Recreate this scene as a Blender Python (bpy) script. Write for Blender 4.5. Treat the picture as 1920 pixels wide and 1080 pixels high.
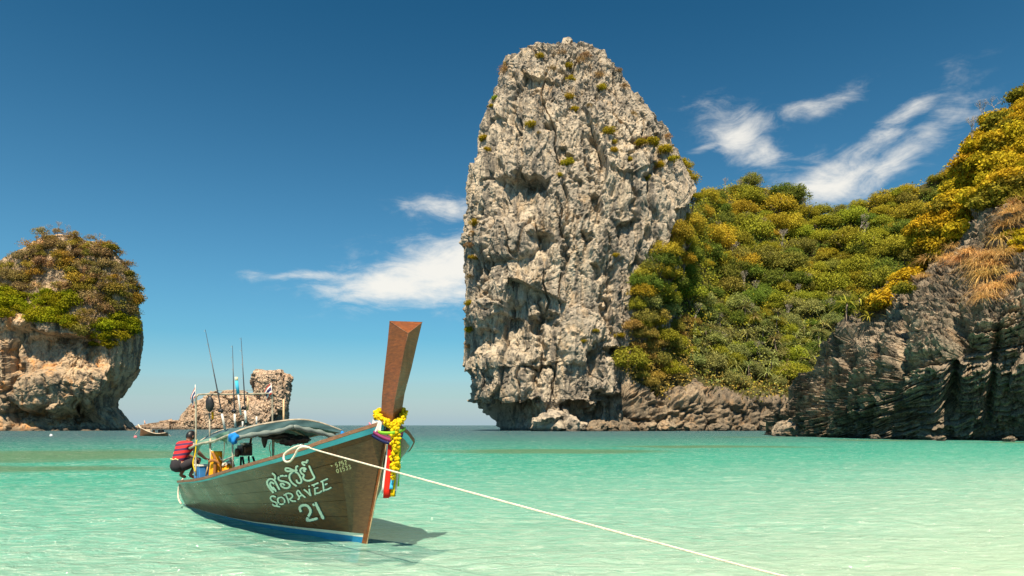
import bpy, bmesh, math, random
import numpy as np
from mathutils import Vector, Matrix
from mathutils.bvhtree import BVHTree

random.seed(7)
RNG = np.random.default_rng(11)
scene = bpy.context.scene
COL = scene.collection
for o in list(bpy.data.objects):
    bpy.data.objects.remove(o)

# ------------------------------------------------------------------ camera
CAM_H, FPX, HORIZON = 1.75, 1280.0, 797.5        # metres, focal length and horizon row of a 1920 x 1080 frame
cam_data = bpy.data.cameras.new('camera')
cam_data.sensor_width = 36.0
cam_data.lens = FPX / 1920.0 * 36.0
cam_data.shift_y = (HORIZON - 540.0) / 1920.0
cam_data.clip_start = 0.1
cam_data.clip_end = 40000.0
cam = bpy.data.objects.new('camera', cam_data)
COL.objects.link(cam)
cam.location = (0, 0, CAM_H)
cam.rotation_euler = (math.radians(90), 0, 0)
scene.camera = cam

# ------------------------------------------------------------------ light
SUN_EL, SUN_AZ = math.radians(62), math.radians(187)     # azimuth clockwise from +Y: behind the camera, to its left
SUN_DIR = Vector((math.sin(SUN_AZ) * math.cos(SUN_EL), math.cos(SUN_AZ) * math.cos(SUN_EL), math.sin(SUN_EL)))
sun_data = bpy.data.lights.new('sun', 'SUN')
sun_data.energy = 5.0
sun_data.angle = math.radians(0.53)
sun_data.color = (1.0, 0.87, 0.67)
sun = bpy.data.objects.new('sun', sun_data)
COL.objects.link(sun)
sun.rotation_euler = (-SUN_DIR).to_track_quat('-Z', 'Y').to_euler()
sun.location = (-20, -40, 60)

scene.view_settings.view_transform = 'Standard'
scene.view_settings.look = 'None'
scene.view_settings.exposure = 0.84
scene.view_settings.gamma = 1.0
scene.view_settings.use_curve_mapping = False
scene.render.engine = 'CYCLES'
scene.cycles.use_denoising = True
scene.cycles.max_bounces = 6
scene.cycles.diffuse_bounces = 3
scene.cycles.glossy_bounces = 2
scene.cycles.transmission_bounces = 3
scene.cycles.transparent_max_bounces = 8
scene.cycles.caustics_reflective = False
scene.cycles.caustics_refractive = False


class NT:
    """small helper for node trees"""
    def __init__(self, tree):
        self.t = tree
        self.n = tree.nodes
        self.n.clear()

    def add(self, typ, **kw):
        nd = self.n.new(typ)
        for k, v in kw.items():
            setattr(nd, k, v)
        return nd

    def link(self, a, b):
        self.t.links.new(a, b)

    def put(self, sock, v):
        if isinstance(v, bpy.types.NodeSocket):
            self.link(v, sock)
        else:
            sock.default_value = v

    def math(self, op, a, b=0.0, c=None, clamp=False):
        nd = self.add('ShaderNodeMath', operation=op, use_clamp=clamp)
        self.put(nd.inputs[0], a)
        self.put(nd.inputs[1], b)
        if c is not None:
            self.put(nd.inputs[2], c)
        return nd.outputs[0]

    def mix(self, f, a, b, blend='MIX'):
        nd = self.add('ShaderNodeMix', data_type='RGBA', blend_type=blend)
        self.put(nd.inputs[0], f)
        for s, v in ((nd.inputs[6], a), (nd.inputs[7], b)):
            if not isinstance(v, bpy.types.NodeSocket) and len(v) == 3:
                v = (*v, 1.0)
            self.put(s, v)
        return nd.outputs[2]

    def smooth(self, x, lo, hi, a=0.0, b=1.0):
        nd = self.add('ShaderNodeMapRange', interpolation_type='SMOOTHSTEP')
        self.put(nd.inputs[0], x)
        for i, v in enumerate((lo, hi, a, b)):
            nd.inputs[1 + i].default_value = v
        return nd.outputs[0]

    def lin(self, x, lo, hi, a=0.0, b=1.0):
        nd = self.add('ShaderNodeMapRange')
        self.put(nd.inputs[0], x)
        for i, v in enumerate((lo, hi, a, b)):
            nd.inputs[1 + i].default_value = v
        return nd.outputs[0]

    def mapping(self, vec, scale=(1, 1, 1), rot=(0, 0, 0), loc=(0, 0, 0)):
        nd = self.add('ShaderNodeMapping')
        self.link(vec, nd.inputs[0])
        nd.inputs[1].default_value = loc
        nd.inputs[2].default_value = rot
        nd.inputs[3].default_value = scale
        return nd.outputs[0]

    def noise(self, vec, scale=1.0, detail=4.0, rough=0.55, dist=0.0, out=0):
        nd = self.add('ShaderNodeTexNoise')
        if vec is not None:
            self.link(vec, nd.inputs['Vector'])
        nd.inputs['Scale'].default_value = scale
        nd.inputs['Detail'].default_value = detail
        nd.inputs['Roughness'].default_value = rough
        nd.inputs['Distortion'].default_value = dist
        return nd.outputs[out]

    def ramp(self, f, stops, interp='LINEAR'):
        nd = self.add('ShaderNodeValToRGB')
        cr = nd.color_ramp
        cr.interpolation = interp
        while len(cr.elements) > 1:
            cr.elements.remove(cr.elements[-1])
        for i, (p, c) in enumerate(stops):
            e = cr.elements[0] if i == 0 else cr.elements.new(p)
            e.position = p
            e.color = (*c, 1.0) if len(c) == 3 else c
        self.put(nd.inputs[0], f)
        return nd.outputs[0]

    def bump(self, h, strength=0.5, dist=0.1, normal=None):
        nd = self.add('ShaderNodeBump')
        nd.inputs['Strength'].default_value = strength
        nd.inputs['Distance'].default_value = dist
        self.link(h, nd.inputs['Height'])
        if normal is not None:
            self.link(normal, nd.inputs['Normal'])
        return nd.outputs[0]


def new_mat(name):
    m = bpy.data.materials.new(name)
    m.use_nodes = True
    return m, NT(m.node_tree)


def finish(T, shader):
    out = T.add('ShaderNodeOutputMaterial')
    T.link(shader, out.inputs[0])


# ------------------------------------------------------------------ sky
world = bpy.data.worlds.new('World')
scene.world = world
world.use_nodes = True
world.cycles.sampling_method = 'MANUAL'
world.cycles.sample_map_resolution = 256
W = NT(world.node_tree)
sky = W.add('ShaderNodeTexSky', sky_type='NISHITA')
sky.sun_disc = False
sky.sun_elevation = SUN_EL
sky.sun_rotation = SUN_AZ
sky.altitude = 0
sky.air_density = 1.0
sky.dust_density = 0.6
sky.ozone_density = 2.5
gm = W.add('ShaderNodeGamma')
W.link(sky.outputs[0], gm.inputs[0])
gm.inputs[1].default_value = 1.75
hs = W.add('ShaderNodeHueSaturation')
hs.inputs['Hue'].default_value = 0.474
hs.inputs['Saturation'].default_value = 1.5
hs.inputs['Value'].default_value = 0.31
W.link(gm.outputs[0], hs.inputs['Color'])
tc = W.add('ShaderNodeTexCoord')
sep = W.add('ShaderNodeSeparateXYZ')
W.link(tc.outputs['Generated'], sep.inputs[0])
az = W.math('MULTIPLY', W.math('ARCTAN2', sep.outputs[0], sep.outputs[1]), 180 / math.pi)
el = W.math('MULTIPLY', W.math('ARCSINE', sep.outputs[2]), 180 / math.pi)
cmb = W.add('ShaderNodeCombineXYZ')
W.link(az, cmb.inputs[0])
W.link(el, cmb.inputs[1])
warp = W.noise(cmb.outputs[0], 0.16, 2.0, 0.5, 0.0, 1)
wv = W.add('ShaderNodeVectorMath', operation='MULTIPLY_ADD')
W.link(warp, wv.inputs[0])
wv.inputs[1].default_value = (3.0, 2.2, 0)
W.link(cmb.outputs[0], wv.inputs[2])
sep2 = W.add('ShaderNodeSeparateXYZ')
W.link(wv.outputs[0], sep2.inputs[0])
AZW, ELW = W.math('SUBTRACT', sep2.outputs[0], 1.5), W.math('SUBTRACT', sep2.outputs[1], 1.1)


def sky_deg(px, py):
    x, z = (px - 960) / FPX, (HORIZON - py) / FPX
    return math.degrees(math.atan2(x, 1)), math.degrees(math.atan2(z, math.hypot(x, 1)))


# cirrus patches: azimuth, elevation, half length, half height (degrees), tilt (degrees), strength
patches = []
for px, py, rx, ry, tilt, s in ((845, 505, 160, 56, 10, 1.7), (770, 535, 170, 40, 4, 1.5), (630, 517, 140, 13, 2, 1.0), (838, 388, 80, 24, 2, 1.1),
                                (1400, 262, 105, 40, -34, 1.1), (1322, 269, 42, 8, 12, .75), (1560, 342, 95, 40, 8, 1.3), (1640, 275, 120, 24, 34, .85),
                                (1690, 296, 105, 30, 32, .95), (1540, 200, 75, 16, 12, .75)):
    a_, e_ = sky_deg(px, py)
    patches.append((a_, e_, rx / 22.3, ry / 22.3, tilt, s))
for a_, e_, rx, ry, tilt in ((75, 18, 14, 4, 12), (150, 20, 14, 4, -8), (-80, 18, 14, 4, 10), (-140, 24, 14, 4, 8)):
    patches.append((a_, e_, rx, ry, tilt, 1.0))
total = None
for a_, e_, rx, ry, tilt, s in patches:
    c_, s_ = math.cos(math.radians(tilt)), math.sin(math.radians(tilt))
    dx = W.math('SUBTRACT', AZW, a_)
    dy = W.math('SUBTRACT', ELW, e_)
    u = W.math('MULTIPLY_ADD', dx, c_ / rx, W.math('MULTIPLY', dy, s_ / rx))
    v = W.math('MULTIPLY_ADD', dx, -s_ / ry, W.math('MULTIPLY', dy, c_ / ry))
    r2 = W.math('MULTIPLY_ADD', u, u, W.math('MULTIPLY', v, v))
    g = W.math('MULTIPLY', W.math('EXPONENT', W.math('MULTIPLY', r2, -1.0)), s)
    total = g if total is None else W.math('MAXIMUM', total, g)
wisp = W.noise(W.mapping(wv.outputs[0], (0.30, 0.95, 1), (0, 0, math.radians(-14))), 0.62, 5.0, 0.66, 0.6)
fluff = W.noise(W.mapping(cmb.outputs[0], (0.8, 1.5, 1)), 0.5, 5.0, 0.64, 0.3)
tex = W.math('ADD', W.math('MULTIPLY', wisp, 1.25), W.math('MULTIPLY', fluff, 0.75))
dens = W.math('MULTIPLY_ADD', W.math('SUBTRACT', tex, 1.0), 1.7, W.math('MULTIPLY_ADD', total, 1.15, -0.25))
dens = W.math('MULTIPLY', W.smooth(dens, -0.05, 1.6), W.math('MINIMUM', W.math('MULTIPLY', total, 3.0), 1.0))
cloud_amt = W.math('MULTIPLY', dens, 0.9)
# pale haze low over the sea
hz = W.math('EXPONENT', W.math('MULTIPLY', W.math('MAXIMUM', el, 0.0), -0.095))
skycol = W.mix(W.math('MULTIPLY', hz, 0.86), hs.outputs[0], (4.0, 5.7, 6.7))
skycol = W.mix(cloud_amt, skycol, (10.2, 9.8, 8.9))
bg = W.add('ShaderNodeBackground')
W.link(skycol, bg.inputs[0])
bg.inputs[1].default_value = 0.055
wo = W.add('ShaderNodeOutputWorld')
W.link(bg.outputs[0], wo.inputs[0])


# ------------------------------------------------------------------ helpers: places, objects
def at(px, py, Y):
    """the point at depth Y (metres ahead) seen at column px, row py of the 1920 x 1080 frame"""
    return Vector(((px - 960) / FPX * Y, Y, CAM_H + (HORIZON - py) / FPX * Y))


def mesh_obj(name, verts, faces, mat=None, smooth=True, parent=None):
    me = bpy.data.meshes.new(name)
    me.from_pydata([tuple(v) for v in verts] if not isinstance(verts, np.ndarray) else verts.tolist(), [], faces if isinstance(faces, list) else faces.tolist())
    if mat is not None:
        me.materials.append(mat)
    if smooth:
        me.polygons.foreach_set('use_smooth', np.ones(len(me.polygons), dtype=bool))
    me.update()
    o = bpy.data.objects.new(name, me)
    COL.objects.link(o)
    if parent is not None:
        adopt(o, parent)
    return o


def adopt(o, parent):
    o.parent = parent
    p = parent
    m = Matrix.Identity(4)
    chain = []
    while p is not None:
        chain.append(p)
        p = p.parent
    for q in reversed(chain):
        m = m @ q.matrix_parent_inverse @ q.matrix_basis
    o.matrix_parent_inverse = m.inverted()


def tag(o, label=None, cat=None, group=None, kind=None):
    for k, v in (('label', label), ('category', cat), ('group', group), ('kind', kind)):
        if v:
            o[k] = v
    return o


def empty(name, loc):
    e = bpy.data.objects.new(name, None)
    e.empty_display_size = 0.3
    COL.objects.link(e)
    e.location = loc
    return e


# ------------------------------------------------------------------ numpy noise
_perm = RNG.permutation(256).astype(np.int64)
_perm = np.concatenate([_perm, _perm, _perm])
_grad = RNG.normal(size=(256, 3))
_grad /= np.linalg.norm(_grad, axis=1)[:, None]
_jit = RNG.random((256, 3))


def _hash(i, j, k):
    return _perm[_perm[_perm[i & 255] + (j & 255)] + (k & 255)]


def perlin(p):
    pi = np.floor(p).astype(np.int64)
    f = p - pi
    w = f * f * f * (f * (f * 6 - 15) + 10)
    res = 0
    for dx in (0, 1):
        wx = w[:, 0] if dx else 1 - w[:, 0]
        for dy in (0, 1):
            wy = w[:, 1] if dy else 1 - w[:, 1]
            for dz in (0, 1):
                wz = w[:, 2] if dz else 1 - w[:, 2]
                g = _grad[_hash(pi[:, 0] + dx, pi[:, 1] + dy, pi[:, 2] + dz)]
                d = g[:, 0] * (f[:, 0] - dx) + g[:, 1] * (f[:, 1] - dy) + g[:, 2] * (f[:, 2] - dz)
                res = res + wx * wy * wz * d
    return res * 1.6


def fbm(p, oct=4, gain=0.5, lac=2.03):
    a, s, r = 1.0, 0.0, 0
    q = np.array(p, float)
    for _ in range(oct):
        r = r + a * perlin(q)
        s += a
        a *= gain
        q = q * lac + 17.3
    return r / s


def ridged(p, oct=3, gain=0.5):
    a, s, r = 1.0, 0.0, 0
    q = np.array(p, float)
    for _ in range(oct):
        r = r + a * (1 - 2 * np.abs(perlin(q)))
        s += a
        a *= gain
        q = q * 2.07 + 9.1
    return r / s


def facets(p):
    """broken rock: cells whose faces are planes tilted at random, and the distance to the joints"""
    pi = np.floor(p).astype(np.int64)
    f = p - pi
    n = len(p)
    f1 = np.full(n, 9.0)
    f2 = np.full(n, 9.0)
    idc = np.zeros(n, np.int64)
    vec = np.zeros((n, 3))
    for dx in (-1, 0, 1):
        for dy in (-1, 0, 1):
            for dz in (-1, 0, 1):
                h = _hash(pi[:, 0] + dx, pi[:, 1] + dy, pi[:, 2] + dz)
                q = _jit[h] + np.array((dx, dy, dz)) - f
                d = np.sqrt((q * q).sum(1))
                near = d < f1
                f2 = np.where(near, f1, np.minimum(f2, d))
                idc = np.where(near, h, idc)
                vec = np.where(near[:, None], q, vec)
                f1 = np.where(near, d, f1)
    return (_grad[(idc * 7 + 3) & 255] * vec).sum(1) + 0.55 * (_jit[idc][:, 2] - 0.5), f2 - f1


def voronoi(p):
    """F1, F2, id of the nearest cell"""
    pi = np.floor(p).astype(np.int64)
    f = p - pi
    n = len(p)
    f1 = np.full(n, 9.0)
    f2 = np.full(n, 9.0)
    idc = np.zeros(n, np.int64)
    for dx in (-1, 0, 1):
        for dy in (-1, 0, 1):
            for dz in (-1, 0, 1):
                h = _hash(pi[:, 0] + dx, pi[:, 1] + dy, pi[:, 2] + dz)
                q = _jit[h] + np.array((dx, dy, dz)) - f
                d = np.sqrt((q * q).sum(1))
                near = d < f1
                f2 = np.where(near, f1, np.minimum(f2, d))
                idc = np.where(near, h, idc)
                f1 = np.where(near, d, f1)
    return f1, f2, idc


def sstep(x, a, b):
    t = np.clip((x - a) / (b - a), 0, 1)
    return t * t * (3 - 2 * t)


def grid_faces(nr, nc, wrap=False):
    i = np.arange(nr - 1)[:, None]
    j = np.arange(nc if wrap else nc - 1)[None, :]
    a = i * nc + j
    b = i * nc + (j + 1) % nc
    return np.stack([a, b, b + nc, a + nc], -1).reshape(-1, 4)


def grid_normals(P):
    du = np.gradient(P, axis=1)
    dv = np.gradient(P, axis=0)
    n = np.cross(du, dv)
    return n / (np.linalg.norm(n, axis=2)[..., None] + 1e-9)


def to_px(V):
    return 960 + V[:, 0] / V[:, 1] * FPX, HORIZON - (V[:, 2] - CAM_H) / V[:, 1] * FPX


def features(V, amount, feats):
    """caves and bulges set on a rock face where the photograph shows them: kind, column, row, half width, half height, metres"""
    px, py = to_px(V)
    px = px + 17 * perlin(V * 0.13) + 8 * perlin(V * 0.3 + 5) + 4 * perlin(V * 0.7 + 15)
    py = py + 14 * perlin(V * 0.14 + 31) + 8 * perlin(V * 0.3 + 71) + 4 * perlin(V * 0.7 + 51)
    d = np.zeros(len(V))
    for kind, cx, cy, rx, ry, m in feats:
        u, v = (px - cx) / rx, (py - cy) / ry
        if kind == 'bulge':
            d += m * np.sqrt(np.clip(1 - u * u - v * v, 0, 1))
        elif kind == 'cave':      # deep under its upper lip, running out downwards
            ok = (np.abs(u) < 1) & (np.abs(v) < 1)
            lip = np.clip((v + 1) / 0.12, 0, 1)
            d -= np.where(ok, m * (1 - np.abs(u) ** 2.5) * lip * np.clip((1 - v) / 2, 0, 1), 0)
        elif kind == 'groove':
            d -= m * np.exp(-(u ** 2) * 2.2) * np.clip(1 - v ** 4, 0, 1)
    return d * amount


# ------------------------------------------------------------------ materials of the land
def rock_material(name, light, grey, dark, warm, warm_amt, scale=1.0, streak=1.0, strata=0.0):
    m, T = new_mat(name)
    geo = T.add('ShaderNodeNewGeometry')
    pos = geo.outputs['Position']
    big = T.noise(pos, 0.05 * scale, 5, 0.6, 0.5)
    mid = T.noise(pos, 0.35 * scale, 6, 0.65)
    fine = T.noise(pos, 1.9 * scale, 6, 0.7)
    st = T.noise(T.mapping(pos, (1, 1, 0.10)), 0.42 * scale, 6, 0.62, 0.35)
    c = T.mix(T.smooth(big, 0.36, 0.62), light, grey)
    c = T.mix(T.math('MULTIPLY', T.smooth(mid, 0.42, 0.72), 0.55), c, grey)
    c = T.mix(T.math('MULTIPLY', T.smooth(st, 0.47, 0.60), 0.85 * streak), c, dark)
    st2 = T.noise(T.mapping(pos, (1, 1, 0.07), (0, 0, 0), (31, 7, 3)), 0.30 * scale, 5, 0.62, 0.3)
    c = T.mix(T.math('MULTIPLY', T.smooth(st2, 0.56, 0.68), 0.55 * streak), c, light)
    c = T.mix(T.math('MULTIPLY', T.smooth(st2, 0.44, 0.34), 0.6 * warm_amt), c, warm)
    w2 = T.noise(pos, 0.11 * scale, 5, 0.65, 0.8)
    c = T.mix(T.math('MULTIPLY', T.smooth(w2, 0.54, 0.70), warm_amt), c, warm)
    c = T.mix(T.math('MULTIPLY', T.smooth(fine, 0.45, 0.75), 0.35), c, dark)
    c = T.mix(T.math('MULTIPLY', T.smooth(fine, 0.52, 0.30), 0.35), c, light)
    # the tide leaves a dark band of algae just over the water
    zz = T.add('ShaderNodeSeparateXYZ')
    T.link(pos, zz.inputs[0])
    tide = T.math('MULTIPLY', T.smooth(T.math('MULTIPLY_ADD', mid, 2.2 / scale, zz.outputs[2]), 2.8 / scale, 1.3 / scale), 0.75)
    c = T.mix(tide, c, (0.03, 0.03, 0.028))
    # black lichen and weathered pockets
    lich = T.noise(T.mapping(pos, (1, 1, 0.45)), 0.62 * scale, 5, 0.72, 0.5)
    c = T.mix(T.math('MULTIPLY', T.smooth(lich, 0.54, 0.66), 0.72), c, dark)
    sp = T.noise(T.mapping(pos, (1, 1, 0.7)), 1.5 * scale, 3, 0.6)
    c = T.mix(T.math('MULTIPLY', T.smooth(sp, 0.60, 0.70), 0.6), c, dark)
    b = T.bump(T.noise(T.mapping(pos, (1, 1, 0.55)), 0.9 * scale, 6, 0.72), 1.0, 1.0 / scale)
    p = T.add('ShaderNodeBsdfPrincipled')
    T.link(c, p.inputs['Base Color'])
    p.inputs['Roughness'].default_value = 0.92
    p.inputs['Specular IOR Level'].default_value = 0.15
    T.link(b, p.inputs['Normal'])
    finish(T, p.outputs[0])
    return m


M_tower = rock_material('pale_limestone', (0.61, 0.50, 0.36), (0.40, 0.335, 0.255), (0.13, 0.115, 0.096), (0.58, 0.38, 0.19), 0.5)
M_left = rock_material('ochre_limestone', (0.68, 0.49, 0.30), (0.44, 0.325, 0.21), (0.13, 0.105, 0.08), (0.72, 0.34, 0.11), 0.95)
M_islet = rock_material('honey_limestone', (0.66, 0.49, 0.345), (0.46, 0.345, 0.25), (0.17, 0.13, 0.10), (0.52, 0.31, 0.17), 0.5, 1.2)
M_cliff = rock_material('dark_limestone', (0.46, 0.36, 0.25), (0.20, 0.16, 0.115), (0.042, 0.037, 0.03), (0.36, 0.21, 0.10), 0.5, 2.4, 0.8)
M_shore = rock_material('brown_limestone', (0.42, 0.32, 0.21), (0.21, 0.165, 0.115), (0.05, 0.042, 0.034), (0.42, 0.24, 0.11), 0.6, 1.4, 0.5)


def soil_material():
    m, T = new_mat('slope_soil')
    pos = T.add('ShaderNodeNewGeometry').outputs['Position']
    c = T.mix(T.noise(pos, 0.2, 6, 0.7), (0.05, 0.055, 0.018), (0.13, 0.11, 0.05))
    p = T.add('ShaderNodeBsdfPrincipled')
    T.link(c, p.inputs['Base Color'])
    p.inputs['Roughness'].default_value = 1.0
    p.inputs['Specular IOR Level'].default_value = 0.0
    T.link(T.bump(T.noise(pos, 0.8, 6, 0.7), 1.0, 1.0), p.inputs['Normal'])
    finish(T, p.outputs[0])
    return m


M_soil = soil_material()

# ------------------------------------------------------------------ sea and sand
def water_depth_nodes(T, pos):
    s = T.add('ShaderNodeSeparateXYZ')
    T.link(pos, s.inputs[0])
    X, Y = s.outputs[0], s.outputs[1]
    d = T.math('MULTIPLY_ADD', Y, 0.030, -0.195 + 0.155)
    Xc = T.math('MAXIMUM', T.math('MINIMUM', X, 60.0), -70.0)
    d = T.math('MULTIPLY_ADD', Xc, -0.0195, d)
    d = T.math('MULTIPLY', d, T.lin(Y, 22.0, 120.0, 1.0, 3.0))
    wob = T.noise(T.mapping(pos, (0.4, 1, 1)), 0.12, 3, 0.5)
    d = T.math('MULTIPLY', d, T.lin(wob, 0.25, 0.75, 0.75, 1.25))
    return X, Y, T.math('MAXIMUM', d, 0.02)


def sand_depth(X, Y):
    return max(0.02, 0.030 * Y - 0.040 - 0.0195 * max(-70, min(60, X)))


def sea_material():
    m, T = new_mat('clear_shallow_sea')
    pos = T.add('ShaderNodeNewGeometry').outputs['Position']
    X, Y, d = water_depth_nodes(T, pos)
    lg = T.lin(T.math('LOGARITHM', d, 2.0), -5.0, 5.0)      # 0 = 3 cm, 0.5 = 1 m, 1 = 32 m
    col = T.ramp(lg, [(0.0, (0.56, 0.475, 0.345)), (0.14, (0.43, 0.485, 0.36)), (0.26, (0.30, 0.495, 0.385)), (0.37, (0.165, 0.45, 0.345)),
                      (0.48, (0.050, 0.36, 0.255)), (0.58, (0.010, 0.25, 0.178)), (0.67, (0.002, 0.15, 0.118)), (0.78, (0.001, 0.075, 0.088)),
                      (0.89, (0.001, 0.032, 0.068)), (1.0, (0.001, 0.024, 0.062))])
    # beds of dark weed and coral, plus rock reflections painted as dark patches
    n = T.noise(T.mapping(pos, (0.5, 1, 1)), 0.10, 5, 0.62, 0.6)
    reef_and_reflection = None
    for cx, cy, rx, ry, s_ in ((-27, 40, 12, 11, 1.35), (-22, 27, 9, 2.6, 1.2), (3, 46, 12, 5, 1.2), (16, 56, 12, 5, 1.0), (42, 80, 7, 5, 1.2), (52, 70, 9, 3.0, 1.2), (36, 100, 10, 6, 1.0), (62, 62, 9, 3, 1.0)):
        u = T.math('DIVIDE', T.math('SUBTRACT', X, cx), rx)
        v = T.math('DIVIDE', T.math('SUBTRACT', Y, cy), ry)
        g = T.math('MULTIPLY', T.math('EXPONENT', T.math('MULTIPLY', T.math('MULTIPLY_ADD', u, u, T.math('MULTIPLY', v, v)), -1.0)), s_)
        reef_and_reflection = g if reef_and_reflection is None else T.math('MAXIMUM', reef_and_reflection, g)
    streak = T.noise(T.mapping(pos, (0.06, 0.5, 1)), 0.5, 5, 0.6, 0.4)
    ra = T.smooth(T.math('MULTIPLY_ADD', T.math('ADD', n, streak), 0.9, T.math('MULTIPLY_ADD', reef_and_reflection, 0.85, -1.20)), 0.0, 0.6)
        # caustic light network of the ripples, painted into the water colour
    caustic_light = T.noise(T.mapping(pos, (0.5, 1.25, 1), (0, 0, 0.25)), 3.2, 6, 0.72, 1.6)
    col = T.mix(T.math('MULTIPLY', T.smooth(caustic_light, 0.49, 0.60), 0.34), col, (0.62, 0.74, 0.58))
    col = T.mix(T.math('MULTIPLY', T.smooth(caustic_light, 0.50, 0.38), 0.75), col, T.mix(0.5, col, (0.08, 0.40, 0.27)))
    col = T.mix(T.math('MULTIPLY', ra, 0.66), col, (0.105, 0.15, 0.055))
    h1 = T.noise(T.mapping(pos, (0.8, 1.5, 1), (0, 0, 0.3)), 2.6, 5, 0.62, 0.7)
    h2 = T.noise(T.mapping(pos, (0.5, 1.2, 1), (0, 0, 0.2)), 0.30, 5, 0.6, 0.3)
    b1 = T.bump(h1, 1.0, 0.24)
    b2 = T.bump(h2, 0.7, 0.40, b1)
    df = T.add('ShaderNodeBsdfDiffuse')
    T.link(col, df.inputs[0])
    T.link(b2, df.inputs['Normal'])
    gl = T.add('ShaderNodeBsdfGlossy')
    gl.inputs['Roughness'].default_value = 0.13
    T.link(b2, gl.inputs['Normal'])
    fr = T.add('ShaderNodeFresnel')
    fr.inputs['IOR'].default_value = 1.33
    pr = T.add('ShaderNodeMixShader')
    # wavelets too small to see keep the mirror share of a choppy sea well under that of a flat one
    T.link(T.math('MINIMUM', T.math('MULTIPLY', fr.outputs[0], 0.55), 0.14), pr.inputs[0])
    T.link(df.outputs[0], pr.inputs[1])
    T.link(gl.outputs[0], pr.inputs[2])
    tr = T.add('ShaderNodeBsdfTransparent')
    tr.inputs[0].default_value = (0.80, 1.0, 0.95, 1)
    mixs = T.add('ShaderNodeMixShader')
    T.link(T.lin(lg, 0.05, 0.62, 0.72, 0.0), mixs.inputs[0])
    T.link(pr.outputs[0], mixs.inputs[1])
    T.link(tr.outputs[0], mixs.inputs[2])
    finish(T, mixs.outputs[0])
    return m


def sand_material():
    m, T = new_mat('white_sand')
    pos = T.add('ShaderNodeNewGeometry').outputs['Position']
    c = T.mix(T.noise(pos, 0.7, 6, 0.6), (0.84, 0.77, 0.64), (0.74, 0.68, 0.56))
    c = T.mix(T.math('MULTIPLY', T.noise(pos, 30, 3, 0.6), 0.2), c, (0.5, 0.42, 0.3))
    p = T.add('ShaderNodeBsdfPrincipled')
    T.link(c, p.inputs['Base Color'])
    p.inputs['Roughness'].default_value = 0.95
    T.link(T.bump(T.noise(T.mapping(pos, (0.6, 1.6, 1), (0, 0, 0.3)), 3.2, 4, 0.6, 0.5), 0.8, 0.06), p.inputs['Normal'])
    finish(T, p.outputs[0])
    return m


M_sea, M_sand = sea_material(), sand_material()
# sea: rows spread with distance so that the ripples near the camera are real
rows = np.concatenate([[-40, -8, 0, 2.2], np.geomspace(3.4, 110, 430), np.geomspace(125, 24000, 60)])
cols = np.linspace(-1, 1, 430)
half = np.maximum(rows * 1.15, 12) + np.where(rows > 200, rows, 0)
half[:3] = 60
SX = cols[None, :] * half[:, None]
SY = np.repeat(rows[:, None], len(cols), 1)
V = np.stack([SX, SY, np.zeros_like(SX)], -1).reshape(-1, 3)
sp = np.maximum(np.repeat((half * 2 / len(cols))[:, None], len(cols), 1).reshape(-1), 0.02)
q = V.copy()
q[:, 0] += 0.35 * q[:, 1]
zz = np.zeros(len(V))
for lam, amp in ((0.28, 0.014), (0.50, 0.026), (1.0, 0.042), (2.6, 0.05), (7.0, 0.06)):
    zz += amp * fbm(q * np.array((0.55, 1.0, 1.0)) / lam * 1.0, 2) * np.clip(1.6 - sp * 4 / lam, 0, 1)
V[:, 2] = zz
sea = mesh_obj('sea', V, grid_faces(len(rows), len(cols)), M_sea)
tag(sea, 'clear turquoise shallow sea reaching the horizon', 'sea', kind='structure')
gy = np.concatenate([[-60, -20, -5], np.linspace(0, 60, 61), np.geomspace(70, 24000, 24)])
gx = np.linspace(-1, 1, 81)
P = []
for y_ in gy:
    hw = max(70, y_ * 1.4)
    for x_ in gx:
        P.append((x_ * hw, y_, -min(sand_depth(x_ * hw, max(y_, 6.0)), 30.0) - 0.02))
sand = mesh_obj('sand', P, grid_faces(len(gy), len(gx)).tolist(), M_sand)
tag(sand, 'white sand bed sloping under the shallow water', 'sand', kind='structure')

# ------------------------------------------------------------------ rocks
BVH = {}


def remember(name, V, F):
    BVH[name] = BVHTree.FromPolygons(V.tolist(), F.tolist() if isinstance(F, np.ndarray) else F)


def hit(px, py, names):
    """first rock surface seen through a pixel: point, normal"""
    d = Vector(((px - 960) / FPX, 1.0, (HORIZON - py) / FPX)).normalized()
    best = None
    for n in names:
        loc, nor, idx, dist = BVH[n].ray_cast(Vector((0, 0, CAM_H)), d)
        if loc is not None and (best is None or dist < best[2]):
            best = (loc, nor, dist, n)
    return best


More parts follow.
